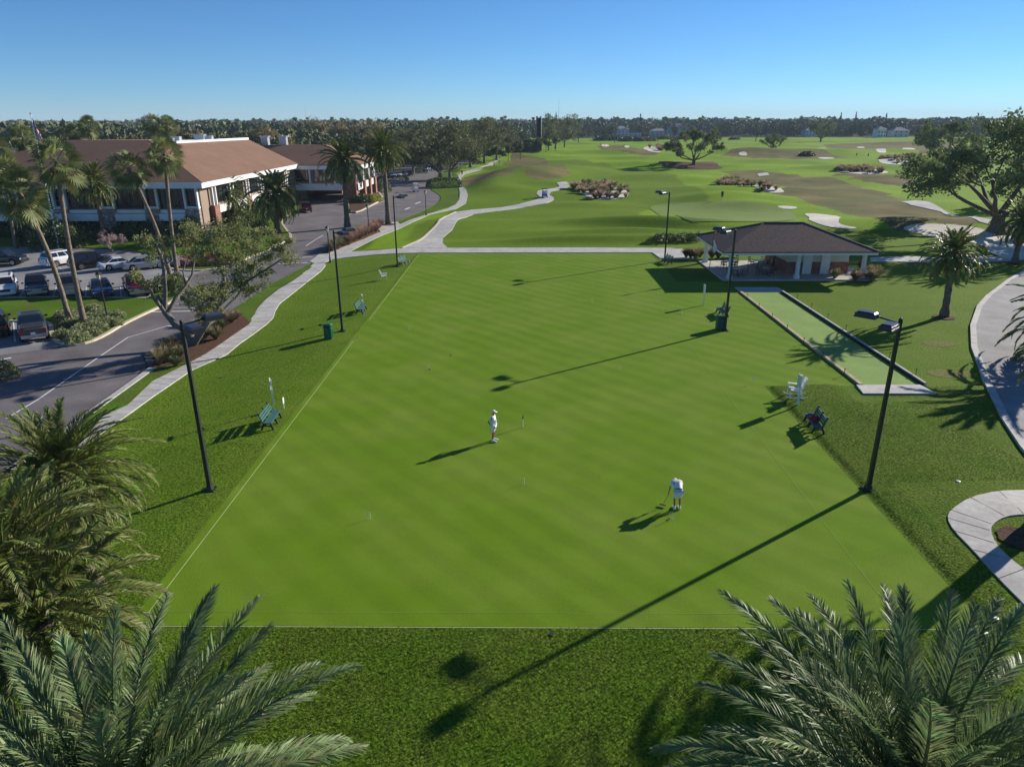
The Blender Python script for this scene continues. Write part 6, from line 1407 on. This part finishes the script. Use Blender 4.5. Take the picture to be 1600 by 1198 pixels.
def person(loc, rz, pose, lb, shirt='cloth_white', short='cloth_white', cap='cloth_white', tall=1.):
    t = empty('person', loc, rz, lb, 'person'); t.scale = (tall,)*3
    J = {}; E_ = []
    def add(k, p, r_, par=None):
        J[k] = (p, r_)
        if par: E_.append((par, k))
    if pose == 'stand':      # faces +X, hands behind the back / on hips
        add('pel', (0, 0, .95), (.15, .12)); add('wst', (.02, 0, 1.08), (.13, .14), 'pel'); add('chs', (.03, 0, 1.3), (.13, .15), 'wst'); add('nk0', (0, 0, 1.46), .07, 'chs'); add('nk', (.02, 0, 1.53), .05, 'nk0'); add('hd', (.04, 0, 1.62), (.085, .075), 'nk'); add('ht', (.03, 0, 1.71), (.075, .07), 'hd')
        for s, n in ((1, 'l'), (-1, 'r')):
            add('sh'+n, (0, .17*s, 1.41), .055, 'chs'); add('el'+n, (-.2, .27*s, 1.16), .04, 'sh'+n); add('wr'+n, (-.1, .13*s, .98), .028, 'el'+n)
            add('hp'+n, (0, .1*s, .88), .085, 'pel'); add('kn'+n, (.03, .12*s, .5), .055, 'hp'+n); add('ca'+n, (0, .12*s, .33), .052, 'kn'+n); add('an'+n, (0, .13*s, .09), .035, 'ca'+n)
        head = Vector((.04, 0, 1.63)); hdir = Vector((1, 0, 0)); wr = [((-.1, .13*s, .98), (.3, -.75*s, -.5)) for s in (1, -1)]; feet = [(.05, .13*s) for s in (1, -1)]
    elif pose == 'bend':     # faces +X, bending from the hips, arms hanging
        add('pel', (-.08, 0, .92), (.15, .13)); add('wst', (.02, 0, 1.06), (.13, .14), 'pel'); add('chs', (.25, 0, 1.17), (.13, .16), 'wst'); add('nk0', (.40, 0, 1.15), .07, 'chs'); add('nk', (.47, 0, 1.12), .05, 'nk0'); add('hd', (.55, 0, 1.06), (.08, .075), 'nk'); add('ht', (.62, 0, 1.02), (.07, .07), 'hd')
        for s, n in ((1, 'l'), (-1, 'r')):
            add('sh'+n, (.32, .18*s, 1.13), .055, 'chs'); e = (.34, .26*s, .86); w_ = (.38, .28*s, .63)
            add('el'+n, e, .038, 'sh'+n); add('wr'+n, w_, .027, 'el'+n)
            add('hp'+n, (-.07, .1*s, .86), .085, 'pel'); add('kn'+n, (.03, .11*s, .48), .055, 'hp'+n); add('ca'+n, (-.02, .11*s, .32), .052, 'kn'+n); add('an'+n, (-.04, .12*s, .09), .035, 'ca'+n)
        head = Vector((.57, 0, 1.04)); hdir = Vector((.35, 0, -.93)); wr = [((.38, .28*s, .63), (.1, 0, -1)) for s in (1, -1)]; feet = [(.02, .12*s) for s in (1, -1)]
    body = skinned('body', J, E_, 'skin', t)
    m = MB()
    for (w_, d), s in zip(wr, (1, -1)): hand_tubes(m, w_, d, (1, 0, 0) if abs(d[2]) > .6 else (0, 0, 1), .6)
    uu = hdir.cross(Vector((0, 1, 0))).normalized(); uu = -uu if uu.dot(Vector((0, 0, 1))) < -.01 and pose == 'stand' else uu
    m.bar(head+hdir*.075, head+hdir*.11-uu*.02, .02, .03)
    for s in (-1, 1): m.box(head+Vector((0, .078*s, .0)), (.03, .014, .05))
    hm = m.build('tmp', 'skin'); bm = bmesh.new(); bm.from_mesh(body.data); bm.from_mesh(hm.data); bm.to_mesh(body.data); bm.free(); bpy.data.objects.remove(hm)
    m = MB()
    for s in (-1, 1): m.box(head+hdir*.08+Vector((0, .03*s, 0))+uu*.015, (.012, .018, .01))
    m.build('eye', 'cloth_dark', t)
    # clothes follow the body
    g = lambda k, q: (J[k][0], tuple(x+q+.014 for x in (J[k][1] if isinstance(J[k][1], tuple) else (J[k][1],)*2)))
    up_ = {k: g(k, .022) for k in ('wst', 'chs', 'nk0', 'shl', 'shr')}; up_['pel'] = (Vector(J['pel'][0])*.7+Vector(J['wst'][0])*.3, (.165, .15))
    for n in 'lr': a = Vector(J['sh'+n][0]); b2 = Vector(J['el'+n][0]); up_['sl'+n] = (a.lerp(b2, .75), .072)
    skinned('shirt', {k: up_[k] for k in ('wst', 'pel', 'chs', 'nk0', 'shl', 'shr', 'sll', 'slr')}, [('pel', 'wst'), ('wst', 'chs'), ('chs', 'nk0'), ('chs', 'shl'), ('chs', 'shr'), ('shl', 'sll'), ('shr', 'slr')], shirt, t)
    dn = {'pel': (J['pel'][0], (.165, .15))}
    for n in 'lr':
        a = Vector(J['hp'+n][0]); b2 = Vector(J['kn'+n][0]); dn['hp'+n] = (a, .11); dn['k'+n] = (a.lerp(b2, .92), .095)
    skinned('shorts', dn, [('pel', 'hpl'), ('pel', 'hpr'), ('hpl', 'kl'), ('hpr', 'kr')], short, t)
    m = MB()
    for x, y in feet: m.tube([(x-.12, y, .05), (x-.03, y, .065), (x+.08, y, .05), (x+.17, y, .035)], [.045, .055, .05, .03], 8)
    m.build('shoes', 'cloth_white', t, True)
    m = MB()
    for x, y in feet: m.tube([(x-.06, y, .08), (x-.06, y, .17)], [.05, .045], 8)
    m.build('socks', 'cloth_white', t, True)
    m = MB(); c = head-hdir*.01+uu*.035
    m.lathe((0, 0, 0), [(.098, 0), (.1, .03), (.085, .075), (.04, .105), (.002, .11)], 14)
    q = Vector((0, 0, 1)).rotation_difference(uu); m.v = [tuple(q @ Vector(p)+c) for p in m.v]
    m.bar(c+hdir*.08+uu*.01, c+hdir*.19, .13, .012, 0, uu); m.build('cap', cap, t, True)
    m = MB(); m.lathe((0, 0, 0), [(.155, -.02), (.158, .02)], 16); p0 = Vector(J['pel'][0]).lerp(Vector(J['wst'][0]), .45)
    q = Vector((0, 0, 1)).rotation_difference((Vector(J['wst'][0])-Vector(J['pel'][0])).normalized()); m.v = [tuple(q @ Vector((p[0]*.98, p[1]*1.05, p[2]))+p0) for p in m.v]; m.build('belt', 'cloth_dark', t)
    return t
b = at(771, 689); person((b.x, b.y, .01), -.25, 'stand', 'person in white cap, white polo and long white shorts, hands behind the back')
b = at(1057, 795); pb = person((b.x, b.y, .01), pi/2+.05, 'bend', 'person in whites bending forward over the wicket, seen from behind')
t = empty('croquet_mallet', (b.x-.28, b.y+.33, 0), 0, 'wooden croquet mallet held in the bending player\'s left hand', 'mallet')
m = MB(); m.tube([(-.27, -.12, .1), (.0, .0, .62)], .013, 8); m.build('shaft', 'wood', t); m = MB(); m.tube([(-.40, -.04, .09), (-.14, -.2, .09)], .038, 10); m.build('mallet_head', 'wood', t)
for u, v, col, rz, lb in ((922,221,'cloth_dark',0,'distant golfer in dark clothes at the left of the far fairway'),(939,229,'cloth_dark',1,'distant golfer beside the small white bunker'),(945,228,'cloth_blue',2,'distant golfer in blue beside the small white bunker'),(975,230,'cloth_dark',3,'distant golfer in dark clothes left of the white sandy patch'),(1356,246,'cloth_dark',1,'distant golfer on the right of the fairway'),(1338,245,'cloth_dark',2,'distant golfer left of another on the right fairway'),(861,237,'cloth_white',1,'distant walker in white on the far path'),(722,275,'cloth_dark',-1.5,'walker in dark clothes on the winding pavement'),(1128,312,'cloth_dark',1,'small dark figure at the edge of the putting green')):
    b = at(u, v); p = person((b.x, b.y, b.z+.05), rz, 'stand', lb, col, 'cloth_dark' if col != 'cloth_white' else col, 'cloth_white'); p['group'] = 'distant people on the course'
# ------------------------------------------------------------------ air
m = MB(); m.box((0, 2560, 30.5), (9000, 5400, 71)); hz = m.build('haze', [])
hm = bpy.data.materials.new('haze'); hm.use_nodes = True; t = hm.node_tree
t.nodes.remove(t.nodes['Principled BSDF']); pv = t.nodes.new('ShaderNodeVolumePrincipled'); pv.inputs['Color'].default_value = (.7, .86, 1, 1); pv.inputs['Density'].default_value = .00012; pv.inputs['Anisotropy'].default_value = .0
t.links.new(pv.outputs[0], t.nodes['Material Output'].inputs['Volume']); hz.data.materials.append(hm); tag(hz, 'thin pale blue haze over the distant woods', 'haze', None, 'stuff')
